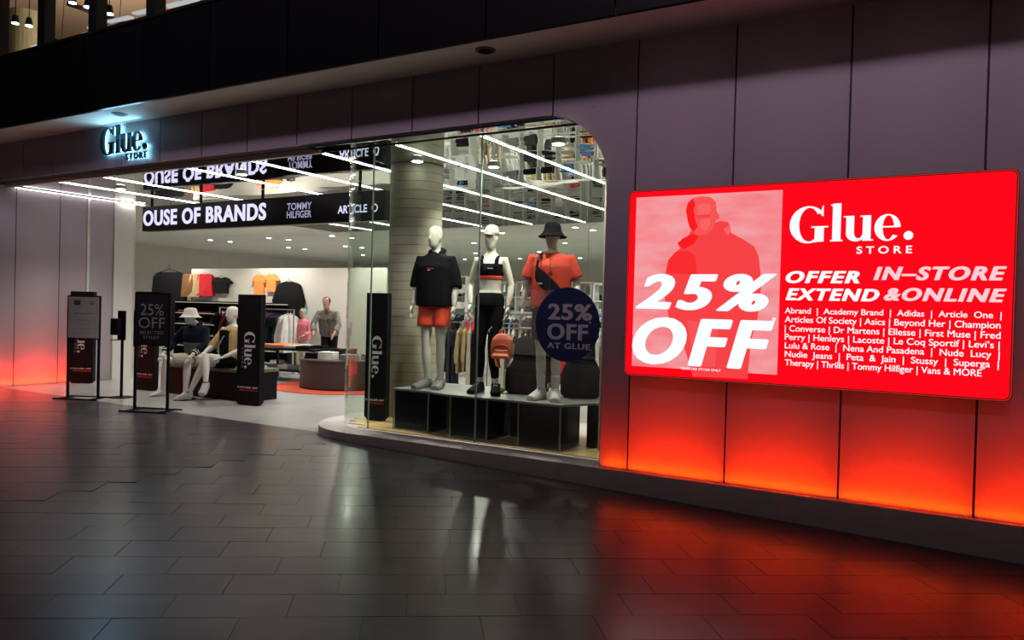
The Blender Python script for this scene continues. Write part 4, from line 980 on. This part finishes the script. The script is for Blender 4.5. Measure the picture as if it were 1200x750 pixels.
# a second low table with orange goods, to the left behind the bench
t = thing('display_table', 'dark low display table left of the drum table', 'table', (-11.6, 4.6, .06), .2)
bx('table_top', -.75, .75, -.45, .45, .62, .66, M_black, t); [bx('leg', sx*.70-.02, sx*.70+.02, sy*.4-.02, sy*.4+.02, 0, .62, M_black, t) for sx in (-1, 1) for sy in (-1, 1)]
bx('shelf', -.72, .72, -.42, .42, .2, .22, M_black, t)
for k in range(8): folded(('orange', 'orange', 'white', 'black')[k % 4], -11.6+(-.5+.33*(k % 4))*.98, 4.6+(-.2 if k < 4 else .2), .72 if 1 else 0, '%s garment folded on the low display table' % ('orange', 'orange', 'white', 'black')[k % 4], 'folded clothes on the low table, ' + ('orange', 'orange', 'white', 'black')[k % 4], rz=.2, sc=(1, 1, 1.6))
for k in range(4):
    c_ = 'white' if k % 2 else 'grey'; folded(c_, -12.05+.3*k, 4.5, .28, '%s shoe box on the lower shelf of the low display table' % c_, 'boxes under the low table, ' + c_, rz=.2, sc=(.8, 1, 2.6))
for o in bpy.data.objects:
    if o.name.startswith('folded_garment') and abs(o.location.z-.72) < 1e-4: o.location.z = .722

# --- free-standing partition with hung display pieces behind the seated mannequins
def partition(x0, x1, y, h, label, m=M_cream):
    return tag(bx('display_wall', x0, x1, y, y+.1, .06, h, m), label, 'partition')
partition(-18.6, -11.6, 7.4, 2.5, 'long cream display wall behind the seated mannequins')
def hung(col, px0, px1, py0, py1, Y, where, name='hanging_garment', kind='tee'):
    a, b = at(px0, py0, Y), at(px1, py1, Y); w, h = b.x-a.x, a.z-b.z
    o = bpy.data.objects.new(name, shirt_me(col, kind)); C.objects.link(o); L = {'tee': (.66, .68), 'jacket': (.62, .80), 'coat': (.48, 1.05), 'pants': (.40, .95)}[kind]
    o.location = ((a.x+b.x)/2, Y, a.z+.12*h/L[1]); o.scale = (w/L[0], 1.4, h/L[1]); return tag(o, '%s %s displayed %s' % (col, KN[kind], where), 'clothing')
hung('black', 177, 219, 319, 400, 7.345, 'high on the display wall above the discount stand', kind='coat')
hung('brown', 214, 227, 321, 348, 7.345, 'between the black coat and the tan one', kind='coat')
hung('tan', 222, 235, 321, 348, 7.345, 'next to the red piece on the display wall', kind='coat')
hung('red', 231, 250, 321, 347, 7.345, 'on the display wall above the white bucket hat', kind='coat')
hung('black', 247, 272, 325, 344, 7.345, 'on the display wall right of the red piece')
hung('orange', 296, 312, 322, 346, 7.345, 'on the display wall, left of the orange pair', kind='tee')
hung('orange', 310, 327, 321, 342, 7.345, 'on the display wall, right of the orange pair', kind='tee')
hung('black', 321, 356, 331, 370, 7.345, 'on the display wall above the drum table', kind='jacket')
# dark shelving with pale edges below them
def shelf_unit(x, y, w, h, n, label, items, d=.4, m=M_black, me=M_white, loc=''):
    t = thing('shelf_unit', label, 'shelf', (x, y, .06))
    for s in (0, w): bx('side_panel', s-.012, s+.012, 0, d, 0, h, m, t)
    bx('back_panel', 0, w, d-.015, d, 0, h, m, t)
    for k in range(n):
        z = .05+(h-.1)*k/(n-1); bx('shelf', .012, w-.012, 0, d-.015, z, z+.018, me, t)
        if k == n-1: break
        u = .2; sp_ = (h-.1)/(n-1)
        while u < w-.15:
            col = random.choice(items); q = random.choice((1, 2)); q = min(q, int((sp_-.06)/.036))
            for j in range(max(q, 1)):
                folded(col, x+u, y+d*.4, .06+z+.018+.036*j, '%s folded garment on the %s' % (col, loc), '%s folded clothes on the %s' % (col, loc), rz=random.uniform(-.05, .05), sc=(1, 1, 1))
            u += .36
    return t
shelf_unit(-18.4, 6.75, 4.3, 1.55, 6, 'dark shelving with pale shelf edges below the hung clothes', ('black', 'charcoal', 'white', 'maroon'), loc='dark shelving below the hung clothes')
rail(-17.4, 4.7, 2.4, 1.36, 'at the far left beyond the white pilaster', ['black', 'navy', 'black', 'charcoal'], m=M_white)
rail(-13.7, 5.4, 2.4, 1.42, 'behind the white bucket hat', ['black', 'maroon', 'charcoal', 'black', 'maroon', 'black', 'grey', 'navy', 'black', 'white'])
rail(-7.55, 5.0, 1.6, 1.30, 'seen between the first two standing mannequins', ['navy', 'navy', 'tan', 'black', 'charcoal', 'black', 'cream'], kinds=('coat', 'jacket'), rz=.45)
rail(-6.15, 4.2, 1.4, 1.25, 'behind the coral backpack', ['white', 'cream', 'black', 'grey', 'black'], kinds=('jacket', 'coat'), rz=.4)
rail(-4.9, 3.8, 1.3, 1.28, 'behind the bucket hat mannequin', ['black', 'red', 'pink', 'white', 'black'], rz=.4)
rail(-9.2, 7.6, 2.0, 1.45, 'halfway down the shop', ['white', 'black', 'grey', 'red', 'blue', 'black'], rz=.2)
# tall white shelving seen through the curved glass
def cubby(x, y, rz, w, h, nx, nz, label, loc):
    t = thing('cubby_shelf', label, 'shelf', (x, y, .06), rz)
    for k in range(nx+1): bx('upright', w*k/nx-.012, w*k/nx+.012, 0, .32, 0, h, M_white, t)
    for k in range(nz+1): bx('shelf', 0, w, 0, .32, h*k/nz, h*k/nz+.022, M_white, t)
    for i in range(nx):
        for k in range(nz):
            if random.random() < .04: continue
            col = random.choice(('black', 'charcoal', 'grey', 'white', 'white', 'black', 'cream', 'black', 'white', 'grey', 'red', 'tan', 'blue'))
            u = w*(i+.5)/nx; X, Y = x+u*math.cos(rz)-.14*math.sin(rz), y+u*math.sin(rz)+.14*math.cos(rz)
            folded(col, X, Y, .06+h*k/nz+.022, '%s goods in a pigeonhole of the %s' % (col, loc), '%s goods in the %s' % (col, loc), rz=rz, sc=(min(1, w/nx*2.6), 1, random.uniform(2, 5)))
    return t
cubby(-12.6, 8.9, 0, 2.2, 2.3, 4, 6, 'tall white pigeonhole shelving seen through the curved glass', 'white pigeonhole shelving behind the curved glass')
cubby(-9.9, 9.6, 0, 3.0, 2.2, 6, 6, 'white shoe shelving seen between the first two standing mannequins', 'white shoe shelving past the column')
cubby(-6.6, 8.0, .1, 2.6, 2.1, 5, 6, 'white shelving seen behind the middle mannequin', 'white shelving behind the middle mannequin')
# back and side wall merchandise, rows of rails: also what the mirrored ceiling shows
pal = [['white', 'black', 'grey'], ['black', 'red', 'white'], ['cream', 'white', 'charcoal'], ['white', 'orange', 'black'], ['blue', 'white', 'black'], ['grey', 'white', 'yellow']]
places = ('in the first deep row nearest the side wall', 'in the first deep row towards the middle', 'in the first deep row behind the curved glass', 'in the first deep row behind the column', 'in the second deep row nearest the side wall', 'in the second deep row, middle', 'in the second deep row behind the column', 'in the second deep row behind the mannequins')
for k, (x, y) in enumerate(((-16.5, 10.5), (-13.6, 11.2), (-10.8, 11.8), (-8.2, 11.2), (-15, 14.5), (-11.8, 15), (-9, 14.6), (-6, 13.6))):
    rail(x, y, 2.1, 1.45, places[k], pal[k % 6], rz=(.1, -.15, .2, 0)[k % 4], step=.10)
for k, x in enumerate((-19, -15.6, -12.2, -8.8, -5.4)):
    cubby(x, 19.6, 0, 3.1, 2.5, 5, 5, 'white back wall shelving, ' + ('farthest towards the side wall', 'second bay from the far corner', 'middle bay', 'second bay from the facade side', 'nearest the facade side')[k], 'back wall shelving, ' + ('farthest towards the side wall', 'second bay from the far corner', 'middle bay', 'second bay from the facade side', 'nearest the facade side')[k])
# ceiling downlights in the grey ceiling
dl = bmesh.new(); cyl(dl, (0, 0), .085, -.03, 0, 16); dl_me = bpy.data.meshes.new('can'); dl.to_mesh(dl_me); dl.free(); dl_me.materials.append(M_white)
ln = bmesh.new(); cyl(ln, (0, 0), .065, -.036, -.030, 16); ln_me = bpy.data.meshes.new('lens'); ln.to_mesh(ln_me); ln.free(); ln_me.materials.append(M_dl)
for x in (-19.5, -17, -14.6, -12.2, -9.8, -7.4, -5.0, -2.8):
    for j, y in enumerate((8.7, 9.3, 11.5, 12.1, 14.8, 17.5)):
        o = bpy.data.objects.new('downlight', dl_me); C.objects.link(o); o.location = (x+(.15*j), y, 3.47); q = bpy.data.objects.new('lens', ln_me); C.objects.link(q); q.parent = o
        tag(o, 'small round downlight in the grey ceiling deep in the shop', 'light', 'downlights deep in the shop')
for (x, y), nm in (((-5.3, 1.9), 'over the podium'), ((-9, 1.0), 'over the entrance by the banner'), ((-12.2, 1.2), 'over the entrance by the side wall'), ((-7.2, 3.2), 'past the column'), ((-10.5, 3.6), 'over the drum table'), ((-3.9, 1.0), 'over the bucket hat mannequin'), ((-6.0, 1.2), 'in front of the column head')):
    o = bpy.data.objects.new('downlight', dl_me); C.objects.link(o); o.location = (x, y, 3.468); q = bpy.data.objects.new('lens', ln_me); C.objects.link(q); q.parent = o
    tag(o, 'round downlight in the mirrored ceiling ' + nm, 'light', 'downlights in the mirrored ceiling')

# --- people and displays around the drum table
def person(loc, rz, J, top, trouser, hair, label, pose_hat=None):
    t = thing('person', label, 'person', loc, rz)
    sk = mat('skin', (.50, .30, .20), .55); figure(J, sk, t, tilt=0)
    def p(bm):
        torso(bm, J, -.04, .985, .022, .19)
        for n in 'LR': arm(bm, J, n, .85, .022)
    cloth(p, 'shirt', top, t)
    def p(bm):
        torso(bm, J, -.09, .12, .016)
        for n in 'LR': leg(bm, J, n, 0, .96, .016)
    cloth(p, 'trousers', trouser, t)
    c = J['head']
    def p(bm): tube(bm, [c+V(0, .01, .0), c+V(0, .03, .05), c+V(0, .015, .10), c+V(0, .005, .132)], [(.075, .075), (.086, .098), (.074, .090), (.03, .04)], 18)
    cloth(p, 'hair', hair, t)
    for n in 'LR': shoe(J, n, M_shoe, t, M_wfab)
    if pose_hat: cap(J, pose_hat, t, 0)
    return t
J = std(); 
for k, d in (('chest', (0, -.12, -.02)), ('neck', (0, -.26, -.06)), ('head', (0, -.36, -.10)), ('shL', (0, -.22, -.06)), ('shR', (0, -.22, -.06))): J[k] = J[k]+V(*d)
J['elL'] = V(.26, -.36, 1.12); J['wrL'] = V(.20, -.58, .93); J['elR'] = V(-.26, -.36, 1.12); J['wrR'] = V(-.20, -.58, .93); J['hdL'] = V(0, -.8, -.5); J['hdR'] = V(0, -.8, -.5)
mp_ = mat('patterned_grey', (.20, .19, .17), .8, noise=.6, scale=22)
person((at(386, 400, 5.35).x, 5.35, .06), .55, J, mp_, CL['black'], mat('dark_hair', (.015, .01, .008), .6), 'person in grey patterned shirt bending over the drum table')
J = std(True); J['elL'] = V(.24, -.08, 1.15); J['wrL'] = V(.16, -.30, 1.05); J['hdL'] = V(-.2, -.9, -.1); J['elR'] = V(-.24, -.04, 1.16); J['wrR'] = V(-.22, -.14, .93)
pp = person((at(354, 400, 5.7).x, 5.7, .06), .3, J, CL['pink'], CL['cream'], mat('teal_knit', (.10, .42, .36), .8), 'person in pink top and teal beanie behind the drum table'); pp.scale = (.88, .88, .80)
